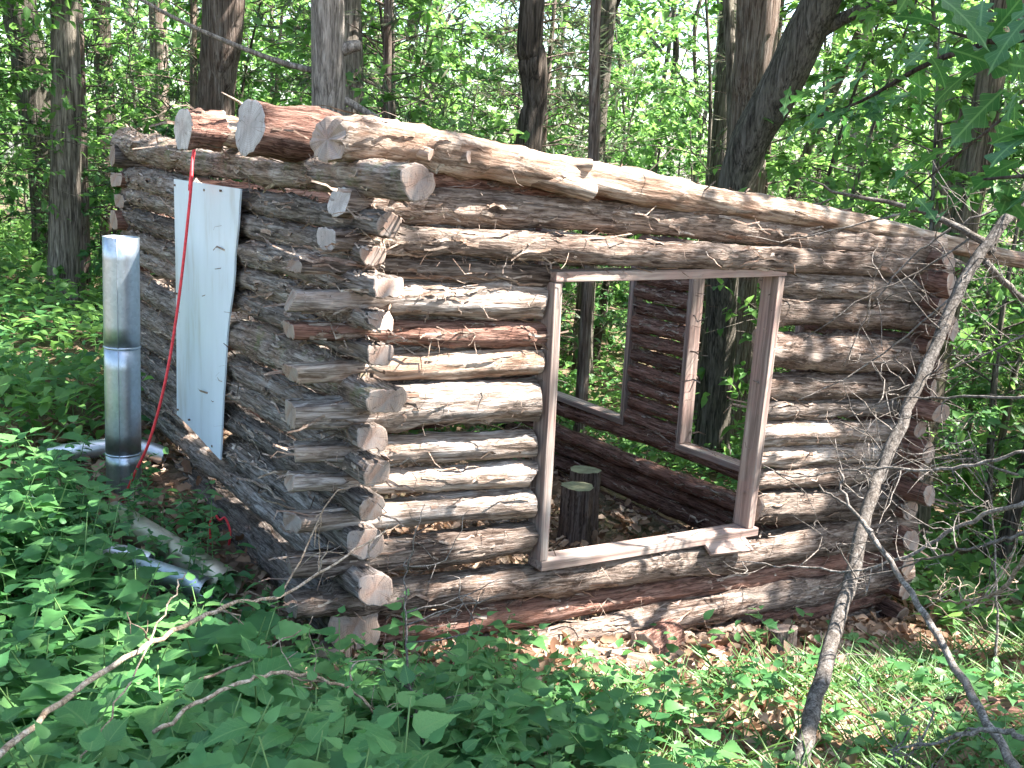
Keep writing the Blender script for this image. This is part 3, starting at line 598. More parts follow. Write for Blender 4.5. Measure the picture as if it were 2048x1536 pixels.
def scatter(b, lf, pos, d, up, size, m=0):
    """place many copies of a leaf: position, direction along the leaf, approximate normal"""
    V, Q, T = lf; d = d / (np.linalg.norm(d, axis=1)[:, None] + 1e-9); x = np.cross(d, up); x /= np.linalg.norm(x, axis=1)[:, None] + 1e-9; z = np.cross(x, d)
    P = pos[:, None] + size[:, None, None] * (V[None, :, 0:1] * x[:, None] + V[None, :, 1:2] * d[:, None] + V[None, :, 2:3] * z[:, None])
    o = (np.arange(len(pos)) * len(V))[:, None, None]
    b.add(P.reshape(-1, 3), (Q[None] + o).reshape(-1, 4) if len(Q) else None, (T[None] + o).reshape(-1, 3), m)
def rdir(n, r, zs=1.):
    v = r.standard_normal((n, 3)); v[:, 2] *= zs; return v / np.linalg.norm(v, axis=1)[:, None]
L4 = leaf(1, .55, 2, fold=.2, droop=.2, prof=(0, 1, 0))           # four triangles
L6 = leaf(1, .58, 3, fold=.2, droop=.25, prof=(0, .9, .75, 0))
LN = leaf(1, .60, 15, ser=.075, fold=.14, droop=.30, prof=(.05, .72, 1., .98, .84, .64, .42, .24, .10, 0.))
LN2 = leaf(1, .50, 15, ser=.07, fold=.18, droop=.38, prof=(.05, .55, .9, 1., .92, .74, .5, .28, .12, 0.))
LNB = leaf(1, .62, 9, ser=.06, fold=.13, droop=.3, prof=(.1, .8, 1., .9, .65, .38, .15, 0.))
_t = np.linspace(0, 1, 29); LOAK = leaf(1, .66, 28, fold=.10, droop=.28, prof=tuple(np.maximum(.03, np.sin(PI * np.clip(_t, 0, 1) ** .85) ** .6 * (.45 + .6 * _t) * (.66 - .34 * np.cos(2 * PI * 3.6 * (_t - .12)))) * np.where(_t > .985, 0, 1)))
LSTRIP = leaf(1, .11, 3, fold=.1, droop=.3, prof=(.3, 1, .8, 0))

# ------------------------------------------------------------------ trees
SUNv = np.array(SUN)
BEAMS = np.array([(-.2, -.06, 1.2, .1), (4.6, 2, -.8, .5), (5., 3., -.8, .5), (5.5, 4.2, -.9, .6), (4.5, 1.2, -.7, .4), (6.5, 5.5, -.9, .7), (5.6, 1.4, .4, .35), (1.6, -1.0, -.2, .25), (2.6, -1.4, -.3, .3), (.85, -.06, 1.42, .20), (2.5, -.06, .55, .1), (1.0, -.9, 0., .2), (1.5, -1.5, -.05, .2), (2.2, -1.0, -.3, .2), (-1.3, -.9, .3, .1), (-.9, -.3, .3, .08), (-1.5, .3, .3, .12), (-.6, 3.2, .4, .2), (-1.2, 4.5, .5, .3), (0.62, -0.06, 1.44, 0.24), (0.4, -0.06, 1.48, 0.15), (0.48, -0.06, 1.17, 0.18), (0.76, -0.06, 1.17, 0.14), (-0.16, -0.06, 1.19, 0.07), (1.08, -0.06, 1.83, 0.15), (1.33, -0.06, 1.82, 0.12), (0.34, -0.06, 1.68, 0.06), (0.9, -0.06, 1.68, 0.09), (0.70, -0.06, 0.79, 0.06), (0.62, -0.06, 0.66, 0.06), (0.60, -0.06, 0.51, 0.07), (0.45, -0.06, 0.99, 0.05), (5.45, 3.3, .7, .25), (6.9, 7.35, .3, .35), (0.71, -0.06, 0.33, 0.07), (2.57, -0.06, 0.65, 0.1), (2.63, -0.06, 0.52, 0.1), (2.53, -0.06, 0.39, 0.08), (2.72, -0.06, 0.22, 0.1), (1.67, -0.06, -0.24, 0.15), (2.09, -0.06, -0.27, 0.12), (1.28, -0.06, -0.24, 0.1), (1.63, -0.06, 0.07, 0.05), (0.64, -0.06, 2.01, 0.16), (0.98, -0.06, 1.99, 0.14), (1.38, -0.06, 1.95, 0.06), (1.83, -0.06, 1.89, 0.04), (0.14, -0.06, 2.07, 0.1), (2.35, -0.06, 1.13, 0.05), (0.56, -0.06, 1.23, 0.06), (0.21, 0.45, 2.12, 0.12), (-0.07, 0.45, 2.13, 0.09), (-0.05, 1.3, 2.14, 0.14), (3.6, 1.86, 0.94, 0.04), (3.6, 1.84, 0.64, 0.05), (3.6, 1.83, 0.34, 0.04), (1.25, -0.62, -0.1, 0.36), (0.8, -0.88, 0.02, 0.15), (1.17, -1.16, -0.01, 0.15), (1.14, -1.49, 0.04, 0.2), (1.64, -1.34, -0.06, 0.12), (0.58, -1.54, 0.13, 0.2), (1.33, -1.75, 0.03, 0.15), (1.95, -1.48, -0.09, 0.1), (1.87, -0.98, -0.14, 0.08), (0.34, -1.56, 0.18, 0.1), (3.6, -0.67, -0.43, 0.2), (7.51, 1.63, -0.96, 0.5), (-1.02, 0.45, 0.16, 0.06), (-0.28, 5.59, 0.52, 0.25), (-0.34, 4.13, 0.46, 0.12), (-0.9, 2.55, 0.38, 0.12), (-0.39, 0.66, 0.15, 0.05), (0.35, -1.07, 0.12, 0.08), (-0.37, -0.79, 0.17, 0.06)])  # spots chosen to be sunlit, with the radius of the hole cut in the crowns
def sun_gaps(P, grow=1.0):
    """True where a leaf would close one of the holes cut in the crowns to light chosen spots"""
    out = np.zeros(len(P), bool)
    for x, y, z, r in BEAMS:
        d = P - np.array([x, y, z]); t = d @ SUNv; q = d - t[:, None] * SUNv; out |= (np.linalg.norm(q, axis=1) < r * grow + .05) & (t > .3)
    return out
def trunk_mesh(P, R, seg=26, seed=0, ridge=.05, mat='oak', extra=()):
    r = np.random.default_rng(seed); n = max(12, int(len(P))); P = np.asarray(P, float); n = len(P)
    wob = 1 + ridge * (grid_noise(n, seg, n / 2.5, seg / 2.2, r) * .8 + grid_noise(n, seg, n / 8, 4, r))
    b = B(); b.add(*tube(P, R, seg, wob=wob))
    for (pts, ra, rb) in extra:
        q = spline(pts, 10); b.add(*tube(q, np.linspace(ra, rb, 10), 8))
    return b.mesh('trunk', [M[mat]])
def limbs(carve, crown_r, crown_h, z0, n, r, seg=6):
    """limbs fanning out from the trunk to cluster centres"""
    b = B(); C = []
    for q in range(n * 12):
        if len(C) >= n: break
        a = r.uniform(0, 2 * PI); zz = z0 + crown_h * r.uniform(.05, .95); rr = crown_r * math.sqrt(r.uniform(.08, 1)) * (1 - .35 * abs((zz - z0) / crown_h - .45))
        e = np.array([rr * math.cos(a), rr * math.sin(a), zz]); s = np.array([0, 0, max(z0 - 1.2, zz - rr * .9)])
        m_ = (s + e) / 2 + np.array([0, 0, .15 * rr]) + r.normal(0, .15, 3)
        if carve is not None and sun_gaps(spline([s, m_, e], 24) + carve, .9).any():
            if q < n * 8: continue
            b.add(*tube(spline([s, m_, e], 7), np.linspace(.018, .006, 7), 4, caps=False)); C.append(e); continue
        b.add(*tube(spline([s, m_, e], 7), np.linspace(.05, .012, 7), seg, caps=False)); C.append(e)
    return b, np.array(C)
def crown_leaves(C, per, spread, size, r, carve=None, lf=L4):
    n = len(C) * per; k = np.repeat(np.arange(len(C)), per)
    P = C[k] + r.normal(0, 1, (n, 3)) * np.array([spread, spread, spread * .6])
    if carve is not None: P = P[~sun_gaps(P + carve, 1.25)]
    n = len(P); b = B(); d = rdir(n, r, .5); up = rdir(n, r, 1) * .6 + np.array([0, 0, 1.])
    scatter(b, lf, P, d, up, size * r.uniform(.7, 1.3, n)); return b
CROWN = []
for q in range(4):
    r = np.random.default_rng(500 + q); bl, C = limbs(None, 2.9, 4.6, 0, 26, r)
    CROWN.append((bl.mesh('branches', [M['oak']]), crown_leaves(C, 34, .42, .17, r).mesh('crown', [M['leaf_can']])))
def tree(name, label, pts, radii, mat='oak', top=None, seed=0, crown=None, ch=5.5, cs=1., group=None, extra=(), ridge=.05, seg=26, rotz=None, carve=False):
    """pts: base ... top of the trunk in world coordinates"""
    r = np.random.default_rng(seed); pts = [np.array(p, float) for p in pts]
    base = Vector((pts[0][0], pts[0][1], g(pts[0][0], pts[0][1]) - .05)); pts[0][2] = base.z
    n = max(14, int(np.linalg.norm(pts[-1] - pts[0]) / .22)); P = spline(pts, n) - np.array(base)
    z = P[:, 2]; R = np.interp(np.linspace(0, 1, n), np.linspace(0, 1, len(radii)), radii); R = R * (1 + .45 * np.exp(-z / .25))
    t = thing(name, label, 'tree', base, group)
    obj('trunk', trunk_mesh(P, R, seg, seed, ridge, mat, [([np.array(a) - np.array(base) for a in e[0]], e[1], e[2]) for e in extra]), t)
    if crown is not None:
        me1, me2 = CROWN[crown % 4]
        for nm, me in (('branches', me1), ('crown', me2)):
            c = obj(nm, me, t, P[-1] - np.array([0, 0, .8])); c.scale = (cs,) * 3; c.rotation_euler.z = r.uniform(0, 6)
    return t

# unseen oaks added to shade the cabin, crowns cut open for sun flecks
for q, (x, y, h, cr_, lab) in enumerate([(5.2, -4.6, 6.6, 3.0, 'a'), (8.2, -4.0, 7.2, 3.0, 'b'), (6.6, -1.0, 7.0, 2.9, 'c'), (9.6, -.9, 7.4, 3.2, 'd'), (4.5, -3.6, 6.6, 2.8, 'e'), (3.4, -6.2, 6.8, 2.8, 'f'), (7.0, -6.8, 7.5, 3.0, 'g')]):
    r = np.random.default_rng(700 + q); zb = g(x, y)
    t = tree('oak_tree', 'unseen oak added on the sunny side to shade and dapple the cabin', [(x, y, zb), (x + r.normal(0, .1), y + r.normal(0, .1), 3), (x + r.normal(0, .2), y, h)], [.19, .16, .10], 'oak', seed=700 + q, group='unseen oaks added for shade')
    off = np.array([x, y, zb + h - 1.0 - zb]); bl, C = limbs(np.array([x, y, h - 1.0]), cr_, 4.4, 0, 46, r)
    obj('branches', bl.mesh('branches', [M['oak']]), t, (0, 0, h - 1.0 - t.location.z))
    obj('crown', crown_leaves(C, 95, .48, .16, r, carve=np.array([x, y, h - 1.0])).mesh('crown', [M['leaf_can']]), t, (0, 0, h - 1.0 - t.location.z))

# trunks that can be told apart behind the cabin
def up_(p, q, h):
    """carry the line p->q on to height h"""
    p, q = np.array(p, float), np.array(q, float); d = (q - p) / (q[2] - p[2]); return tuple(q + d * (h - q[2]))
OAKS = 'trees standing behind the cabin'
tree('oak_tree', 'leaning dark furrowed oak behind the right part of the cabin', [(5.70, 3.61, -.97), (5.67, 3.61, -.47), (5.57, 3.54, .9), (5.47, 3.44, 1.76), (5.48, 3.29, 2.26), (5.52, 3.07, 2.71), (5.57, 2.89, 3.13), (5.60, 2.70, 3.57), (5.64, 2.45, 4.4), (5.8, 2.0, 6.5)], [.165, .155, .155, .165, .165, .18, .16, .15, .12], 'oak', seed=31, crown=0, ridge=.09,
     extra=[([(5.57, 2.89, 3.10), (5.75, 2.6, 3.35), (6.1, 2.2, 3.55), (6.6, 1.7, 3.62)], .07, .03), ([(5.60, 3.5, .95), (5.3, 3.2, 1.2), (5.0, 2.95, 1.32)], .035, .01)])
tree('oak_tree', 'upright oak trunk with warm brown bark behind the leaning oak', [(6.9, 4.62, -1.1), (6.85, 4.6, 0), (6.67, 4.49, 2.4), (6.58, 4.42, 3.8), (6.4, 4.4, 8)], [.24, .22, .20, .21, .15], 'cedar', seed=32, crown=1, ridge=.08)
tree('maple_tree', 'straight tree with smooth pale grey bark and a cut branch knob', [(1.80, 4.33, -.2), (1.79, 4.31, 1.0), (1.78, 4.30, 2.26), (1.73, 4.25, 3.17), (1.6, 4.2, 7.5)], [.15, .14, .135, .128, .09], 'pale_bark', seed=33, crown=2, ridge=.025,
     extra=[([(1.80, 4.22, 2.78), (1.90, 4.16, 2.83), (1.96, 4.12, 2.84)], .055, .04), ([(1.84, 4.26, 2.45), (2.0, 4.1, 2.34), (2.25, 3.95, 2.2)], .035, .02), ([(1.70, 4.30, 2.62), (1.3, 4.5, 2.72), (.6, 4.8, 3.0), (-.2, 5.2, 3.5)], .026, .009)])
tree('cedar_tree', 'thick cedar with shreddy reddish bark behind the doorway wall', [(1.9, 7.5, 0), (1.91, 7.47, 2.3), (1.98, 7.36, 3.46), (2.1, 7.3, 8)], [.24, .21, .21, .14], 'cedar', seed=34, crown=3, ridge=.08)
tree('oak_tree', 'dark knobbly oak trunk with a sunlit patch behind the middle of the cabin', [(4.4, 5.2, -.6), (4.33, 5.17, 2.05), (4.36, 5.15, 2.6), (4.28, 5.13, 3.0), (4.23, 5.11, 3.53), (4.3, 5.0, 7.5)], [.15, .125, .12, .13, .11, .08], 'oak_dark', seed=35, crown=0, ridge=.10)
tree('cedar_tree', 'thin dead cedar trunk with ragged side twigs behind the long pole', [(4.3, 4.0, -.5), (4.24, 3.99, 2.0), (4.13, 3.96, 3.42), (4.1, 3.9, 6)], [.06, .052, .045, .03], 'cedar', seed=36, ridge=.05, seg=14)
tree('oak_tree', 'big oak trunk rising from bright plants far beyond the stove pipe', [(1.42, 13.6, .2), (1.33, 13.6, 1.6), (1.2, 13.55, 3.0), (1.0, 13.5, 4.6), (.8, 13.5, 9)], [.27, .25, .24, .22, .15], 'oak', seed=37, crown=1, ridge=.07)
tree('oak_tree', 'dark slimmer trunk close behind the big oak beyond the stove pipe', [(2.6, 14.9, .2), (2.55, 14.9, 3.0), (2.45, 14.8, 8)], [.17, .15, .10], 'oak_dark', seed=38, crown=2)
tree('oak_tree', 'brown tree trunk between the big far oak and the cabin wall end', [(3.0, 13.2, .1), (2.95, 13.2, 3.0), (2.9, 13.1, 8)], [.16, .14, .10], 'cedar', seed=39, crown=3)
tree('oak_tree', 'slim trunk with sunlit edge seen through the far wall opening', [(6.95, 7.45, -1.0), (6.98, 7.5, 1.5), (7.1, 7.5, 6)], [.13, .11, .08], 'oak', seed=40, crown=0, extra=[([(6.98, 7.45, .9), (7.6, 7.0, 1.25), (8.1, 6.7, 1.7)], .03, .008), ([(6.98, 7.45, .7), (7.5, 7.0, .8), (8.2, 6.6, .9)], .025, .008), ([(6.98, 7.45, 1.4), (7.5, 7.1, 1.9), (7.9, 7.0, 2.3)], .02, .006)])
tree('oak_tree', 'mossy trunk just behind the right cabin corner', [(5.55, 1.15, -.95), (5.55, 1.17, 0), (5.62, 1.17, 1.0), (5.75, 1.15, 2.4), (5.9, 1.1, 7)], [.14, .12, .115, .11, .08], 'moss_oak', seed=41, crown=1)
tree('oak_tree', 'broken hollow trunk with torn tan wood right of the leaning oak', [(6.3, 1.85, -1.05), (6.33, 1.78, 1.5), (6.40, 1.72, 2.3), (6.42, 1.66, 2.9), (6.6, 1.5, 3.6), (6.7, 1.4, 6.5)], [.11, .10, .105, .08, .09, .06], 'cedar', seed=42, crown=2, ridge=.12)
tree('ash_sapling', 'thin dark sapling trunk standing in plants to the right of the cabin', [(5.49, .36, -.9), (5.62, .28, .4), (5.75, .2, 1.6), (5.8, .1, 5)], [.055, .05, .045, .03], 'oak_dark', seed=43, seg=14)
tree('ash_sapling', 'second thin trunk standing beside the dark sapling right of the cabin', [(6.4, .62, -1.0), (6.5, .55, 1.0), (6.55, .5, 5)], [.06, .05, .03], 'oak', seed=44, seg=14)
# further trees of the wood
r = np.random.default_rng(77); placed = []
def clear(x, y, d): return all((x - a) ** 2 + (y - c) ** 2 > d * d for a, c in placed)
k = 0
while k < 48:
    b_ = r.uniform(-.78, .80); dist = 9.5 + 34 * r.random() ** 1.2; yaw = .595 + b_
    x = CAM.x + dist * math.sin(yaw); y = CAM.y + dist * math.cos(yaw)
    if -1.5 < x < 6 and y < 6.5: continue
    if not clear(x, y, 1.2) or (b_ < -.33 and dist < 20): continue
    placed.append((x, y)); rad = r.uniform(.035, .075) if r.random() < .7 else r.uniform(.09, .15); h = r.uniform(5.5, 9); z = g(x, y); le = r.normal(0, .35, 4)
    tree('woodland_tree', 'slender trunk among many in the wood behind the cabin', [(x, y, z), (x + le[0] * .4, y + le[1] * .4, z + h * .35), (x + le[2] * .7, y + le[3] * .7, z + h * .7), (x + le[0], y + le[1], z + h)], [rad * 1.05, rad * .9, rad * .8, rad * .5], r.choice(['oak', 'oak_dark', 'cedar', 'oak', 'pale_bark']), seed=800 + k, crown=k if k % 5 == 0 and not (x > 3 and y < 4) else None, cs=r.uniform(.75, 1.15), group='trunks of the wood', seg=12, ridge=.05)
    k += 1
# the wood goes on beside and behind the camera
for q in range(16):
    a = 2.2 + q * .26 + r.normal(0, .05); d = r.uniform(7, 13); x = CAM.x + d * math.sin(a + .595); y = CAM.y + d * math.cos(a + .595); z = g(x, y); h = r.uniform(6, 9)
    if x > 2.5 and -9 < y < 1: continue
    tree('woodland_tree', 'slender trunk among many in the wood around the clearing', [(x, y, z), (x + .1, y, z + 3), (x, y + .2, z + h)], [.16, .13, .08], 'oak', seed=900 + q, crown=q, group='trunks around the clearing', seg=12)

# understorey: young trees with leaves low enough to fill the view
def sapling_meshes(seed, h, nb, mat, lsz, spread=1.2, low=.12, per=9):
    r = np.random.default_rng(seed); b = B(); P = spline([(0, 0, -.05), (r.normal(0, .08), r.normal(0, .08), h * .5), (r.normal(0, .25), r.normal(0, .25), h)], 14)
    b.add(*tube(P, np.linspace(.022 + h * .004, .006, 14), 7)); lp = []; ld = []
    for q in range(nb):
        u = low + (1 - low) * (q + r.random()) / nb; s = np.array([np.interp(u * h, P[:, 2], P[:, i]) for i in range(3)])
        a = q * 2.4 + r.normal(0, .4); l = spread * (1.15 - .75 * u) * r.uniform(.6, 1.15)
        d = np.array([math.cos(a), math.sin(a), r.uniform(.0, .55)]); e = s + d * l; m_ = (s + e) / 2 + np.array([0, 0, .07 * l]); e[2] -= .12 * l
        bp = spline([s, m_, e], 7); b.add(*tube(bp, np.linspace(.008, .0025, 7), 4, caps=False))
        for w in range(5):
            v = r.uniform(.3, 1.); p = bp[min(6, int(v * 6.99))]; sd = rdir(1, r, .35)[0] * .35 * l * r.uniform(.5, 1) + d * .25 * l
            tp = spline([p, p + sd * .5 + [0, 0, .02], p + sd], 4); b.add(*tube(tp, [.003, .0025, .002, .0015], 3, caps=False))
            for k_ in range(per):
                f = r.uniform(.1, 1.05); lp.append(p + sd * f + r.normal(0, .02, 3)); dd = sd / (np.linalg.norm(sd) + 1e-6) + rdir(1, r, .5)[0] * .95; dd[2] -= .3; ld.append(dd)
    lp = np.array(lp); ld = np.array(ld); n = len(lp); c = B(); scatter(c, L6, lp, ld, np.array([0, 0, 1.]) + r.normal(0, .35, (n, 3)), lsz * r.uniform(.6, 1.25, n))
    return b.mesh('trunk', [M['oak']]), c.mesh('crown', [M[mat]])
SAP = [sapling_meshes(1, 4.2, 30, 'leaf_sap', .115), sapling_meshes(2, 5.6, 38, 'leaf_sap', .125, 1.5), sapling_meshes(3, 3.2, 26, 'leaf_sap2', .10), sapling_meshes(4, 6.2, 42, 'leaf_sap', .12, 1.7, .2), sapling_meshes(5, 2.0, 22, 'leaf_sap2', .11, .9, .08)]
def cedar_meshes(seed, h):
    r = np.random.default_rng(seed); b = B(); P = spline([(0, 0, -.05), (.05, 0, h * .5), (0, .05, h)], 14); b.add(*tube(P, np.linspace(.075, .02, 14), 9)); lp = []; ld = []
    for q in range(60):
        z = h * (.08 + .9 * (q + r.random()) / 60); a = q * 2.4; l = r.uniform(.6, 1.5) * (1.1 - .5 * z / h); d = np.array([math.cos(a), math.sin(a), r.uniform(-.1, .35)])
        s = np.array([0, 0, z]); bp = spline([s, s + d * l * .5 + [0, 0, .04], s + d * l + [0, 0, -.1 * l]], 7); b.add(*tube(bp, np.linspace(.011, .003, 7), 4, caps=False))
        for w in range(7):
            p = bp[r.integers(2, 7)]; sd = (rdir(1, r, .5)[0] + d * .7) * r.uniform(.12, .38); b.add(*tube([p, p + sd * .5, p + sd], [.003, .0022, .0012], 3, caps=False))
            for k_ in range(6 if z > h * .25 else 1): f = r.uniform(.2, 1.1); lp.append(p + sd * f + r.normal(0, .03, 3)); ld.append(sd / np.linalg.norm(sd) + rdir(1, r)[0] * .8)
    lp = np.array(lp); ld = np.array(ld); n = len(lp); c = B(); scatter(c, LSTRIP, lp, ld, rdir(n, r), .16 * r.uniform(.6, 1.3, n))
    return b.mesh('trunk', [M['cedar']]), c.mesh('crown', [M['leaf_ced']])
CED = [cedar_meshes(11, 6.0), cedar_meshes(12, 4.6)]
def place(kind, label, group, ms, x, y, s, rz, name):
    t = thing(name, label, 'tree', (x, y, g(x, y) - .03), group, (0, 0, rz)); t.scale = (s,) * 3
    obj('trunk', ms[0], t); obj('crown', ms[1], t); return t
k = 0; placed2 = []; r = np.random.default_rng(78)
while k < 240:
    b_ = r.uniform(-.70, .74); dist = 7.5 + 26 * r.random() ** 1.5; yaw = .595 + b_; x = CAM.x + dist * math.sin(yaw); y = CAM.y + dist * math.cos(yaw)
    if -1.6 < x < 5.2 and y < 5.6: continue
    if y < 4 and x > 3 and dist < 10 and r.random() < .6: continue
    if any((x - a) ** 2 + (y - c) ** 2 < .5 for a, c in placed2): continue
    if b_ < -.32 and dist < 10.5: continue
    if .0 < b_ < .22 and dist < 14.5: continue
    placed2.append((x, y)); v = int(r.integers(0, 5)) if dist > 9.5 else int(r.choice([2, 4, 0]))
    place(0, 'leafy green young tree of the undergrowth behind the cabin', 'young trees of the undergrowth', SAP[v], x, y, r.uniform(.75, 1.2), r.uniform(0, 6), 'young_tree'); k += 1
for q, (x, y, s) in enumerate([(2.9, 5.6, 1.0), (5.2, 6.4, 1.05), (2.4, 9.6, 1.0), (6.2, 7.6, 1.1), (.8, 8.6, .9), (3.6, 8.0, 1.), (8.0, 5.4, 1.)]):
    place(0, 'feathery grey green cedar with many dry twigs behind the cabin', 'cedars behind the cabin', CED[q % 2], x, y, s, q * 1.3, 'cedar_tree')
# far wood: one mass of leaves closing the view
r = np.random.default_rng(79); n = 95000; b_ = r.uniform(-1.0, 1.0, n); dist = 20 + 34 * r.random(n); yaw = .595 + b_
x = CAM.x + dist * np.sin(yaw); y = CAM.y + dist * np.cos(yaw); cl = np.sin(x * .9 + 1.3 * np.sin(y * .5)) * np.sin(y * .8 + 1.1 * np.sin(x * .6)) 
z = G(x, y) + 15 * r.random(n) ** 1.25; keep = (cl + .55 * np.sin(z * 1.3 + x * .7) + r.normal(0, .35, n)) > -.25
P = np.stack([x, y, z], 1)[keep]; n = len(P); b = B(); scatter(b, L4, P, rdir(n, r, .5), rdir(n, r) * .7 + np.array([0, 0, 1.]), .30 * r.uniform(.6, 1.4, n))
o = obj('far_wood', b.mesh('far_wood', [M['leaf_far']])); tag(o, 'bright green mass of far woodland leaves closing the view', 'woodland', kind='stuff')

# ------------------------------------------------------------------ bare saplings, sticks and the oak limb at the right
def twiggy(name, label, cat, P, R, seed, mat='twig', ntw=14, tl=.35, seg=10, extra=(), group=None):
    P = np.asarray(P, float); base = Vector(P[0]); rg = np.random.default_rng(seed); t = thing(name, label, cat, base, group)
    q = spline(P, max(16, len(P) * 6)) - np.array(base); n = len(q); q[1:-1] += rg.normal(0, .004, (n - 2, 3)); b = B()
    b.add(*tube(q, np.interp(np.linspace(0, 1, n), np.linspace(0, 1, len(R)), R) * (1 + .05 * rg.standard_normal(n)), seg)); obj('stem', b.mesh('stem', [M[mat]]), t)
    for (pts, ra, rb) in extra:
        b = B(); e = spline(np.asarray(pts) - np.array(base), 14); e[1:] += rg.normal(0, .004, (13, 3)); b.add(*tube(e, np.linspace(ra, rb, 14), 7)); obj('branch', b.mesh('branch', [M[mat]]), t)
    for w in range(ntw):
        i = rg.integers(n // 4, n - 1); d = rdir(1, rg, .8)[0]; l = tl * rg.uniform(.4, 1.2); b = B()
        m_ = q[i] + d * l * .5 + rg.normal(0, .04, 3); e = q[i] + d * l + rg.normal(0, .08, 3); s = spline([q[i], m_, e], 8); s[1:] += rg.normal(0, .004, (7, 3))
        b.add(*tube(s, np.linspace(.0034, .001, 8), 5))
        for f in range(3):
            j = rg.integers(2, 8); d2 = rdir(1, rg)[0] * l * rg.uniform(.2, .5); b.add(*tube(spline([s[j], s[j] + d2 * .5 + rg.normal(0, .015, 3), s[j] + d2], 5), np.linspace(.002, .0008, 5), 4))
        obj('twig', b.mesh('twig', [M[mat]]), t)
    return t
twiggy('bare_sapling', 'leaning grey bare sapling with forked top in front of the right cabin corner', 'sapling',
       [(.72, -1.80, -.22), (.86, -1.71, -.08), (1.02, -1.62, .02), (1.28, -1.46, .15), (1.62, -1.27, .36), (1.89, -1.12, .64), (2.09, -1.04, .85), (2.38, -.97, 1.19), (2.64, -.91, 1.54), (2.84, -.92, 1.79), (3.10, -.94, 2.04), (3.5, -.97, 2.45), (4.0, -1.0, 3.0)], [.034, .031, .029, .027, .028, .026], 1, ntw=30, tl=.45,
       extra=[([(2.84, -.93, 1.72), (2.75, -.86, 1.80), (2.58, -.69, 1.90), (2.30, -.50, 1.95), (2.11, -.42, 2.01)], .022, .004), ([(2.80, -.92, 1.68), (3.0, -.95, 1.55), (3.2, -1.0, 1.45), (3.5, -1.0, 1.42)], .018, .012), ([(2.58, -.69, 1.90), (2.35, -.45, 1.80), (2.1, -.3, 1.72), (1.9, -.25, 1.74)], .006, .002), ([(2.75, -.86, 1.78), (2.6, -.7, 1.6), (2.4, -.55, 1.45), (2.15, -.45, 1.25)], .006, .002), ([(2.64, -.91, 1.54), (2.5, -.75, 1.30), (2.35, -.6, 1.1), (2.1, -.5, .98)], .006, .002)])
for q, (P, lab) in enumerate([([(3.2, -.95, 2.0), (2.95, -.8, 1.9), (2.75, -.62, 1.72), (2.6, -.5, 1.45), (2.5, -.42, 1.1)], 'drooping bare twig spray hanging over the upper right logs'), ([(3.5, -1.0, 1.45), (3.2, -.85, 1.25), (2.95, -.62, 1.05), (2.7, -.5, .95)], 'bare twig spray crossing the middle right logs'), ([(3.4, -.9, .55), (3.15, -.75, .62), (2.9, -.6, .6), (2.65, -.5, .48)], 'bare twig spray low over the right cabin corner'), ([(2.95, -1.2, -.3), (3.0, -1.1, .1), (3.1, -.95, .45), (3.05, -.8, .8)], 'dead upright brush in front of the right cabin corner')]):
    twiggy('dead_branch', lab, 'branch', P, [.008, .006, .004, .002], 60 + q, ntw=14, tl=.42, seg=6)
twiggy('bare_stick', 'shiny bare stick with forked tip slanting up across the leaning sapling', 'stick',
       [(.90, -2.66, .22), (1.03, -2.43, .31), (1.22, -2.14, .37), (1.40, -1.78, .52), (1.51, -1.48, .66), (1.54, -1.35, .73)], [.017, .016, .014, .012, .010, .008], 2, ntw=0,
       extra=[([(1.52, -1.44, .67), (1.55, -1.25, .80), (1.57, -1.22, .85), (1.58, -1.19, .89)], .007, .004), ([(1.54, -1.35, .72), (1.57, -1.25, .75), (1.57, -1.15, .77), (1.57, -1.11, .79)], .006, .004)])
for q, (P, ra, lab) in enumerate([([(2.03, -1.71, 1.04), (1.95, -1.44, .91), (1.82, -1.11, .83), (1.69, -.90, .75), (1.63, -.74, .77)], .008, 'thin dead branch reaching in level across the lower right logs'),
        ([(1.88, -1.76, 1.28), (1.90, -1.43, 1.20), (1.93, -1.14, 1.13), (1.92, -.85, .95)], .006, 'thin dead branch high across the leaning sapling'),
        ([(1.75, -1.90, .94), (1.79, -1.64, .76), (1.70, -1.44, .56), (1.65, -1.25, .45), (1.54, -.98, .40), (1.47, -.76, .35)], .009, 'long dead branch sloping down toward the window corner'),
        ([(1.65, -1.97, .86), (1.63, -1.79, .74), (1.68, -1.57, .61), (1.57, -1.32, .45), (1.52, -1.14, .35)], .007, 'dead branch just under the long sloping one'),
        ([(1.48, -2.08, .87), (1.56, -1.95, .65), (1.64, -1.76, .52), (1.71, -1.52, .44)], .009, 'dark curved dead branch with tangled pale twigs'),
        ([(.68, -2.59, .65), (.70, -2.45, .60), (.69, -2.32, .49), (.66, -2.2, .42)], .009, 'short dark dead branch low beside the shiny stick')]):
    twiggy('dead_branch', lab, 'branch', P, [ra, ra * .8, ra * .5, ra * .25], 20 + q, ntw=5 if q != 4 else 11, tl=.26, seg=7, mat='twig' if q != 4 else 'twig_tan')
twiggy('dead_stick', 'long pale dead stick slanting through the plants to the cabin corner', 'stick', [(-1.58, -1.48, .66), (-1.33, -1.18, .64), (-1.03, -.94, .62), (-.79, -.73, .58), (-.55, -.58, .51), (-.23, -.46, .57), (-.01, -.43, .64)], [.008, .008, .007, .005, .0025], 41, 'twig_tan', ntw=6, tl=.25, seg=8,
       extra=[([(-.55, -.58, .51), (-.43, -.48, .60), (-.29, -.41, .77), (-.20, -.39, .80), (-.08, -.44, .83)], .004, .0015), ([(-1.05, -.93, .42), (-.81, -.92, .47), (-.61, -.91, .53)], .006, .002)])
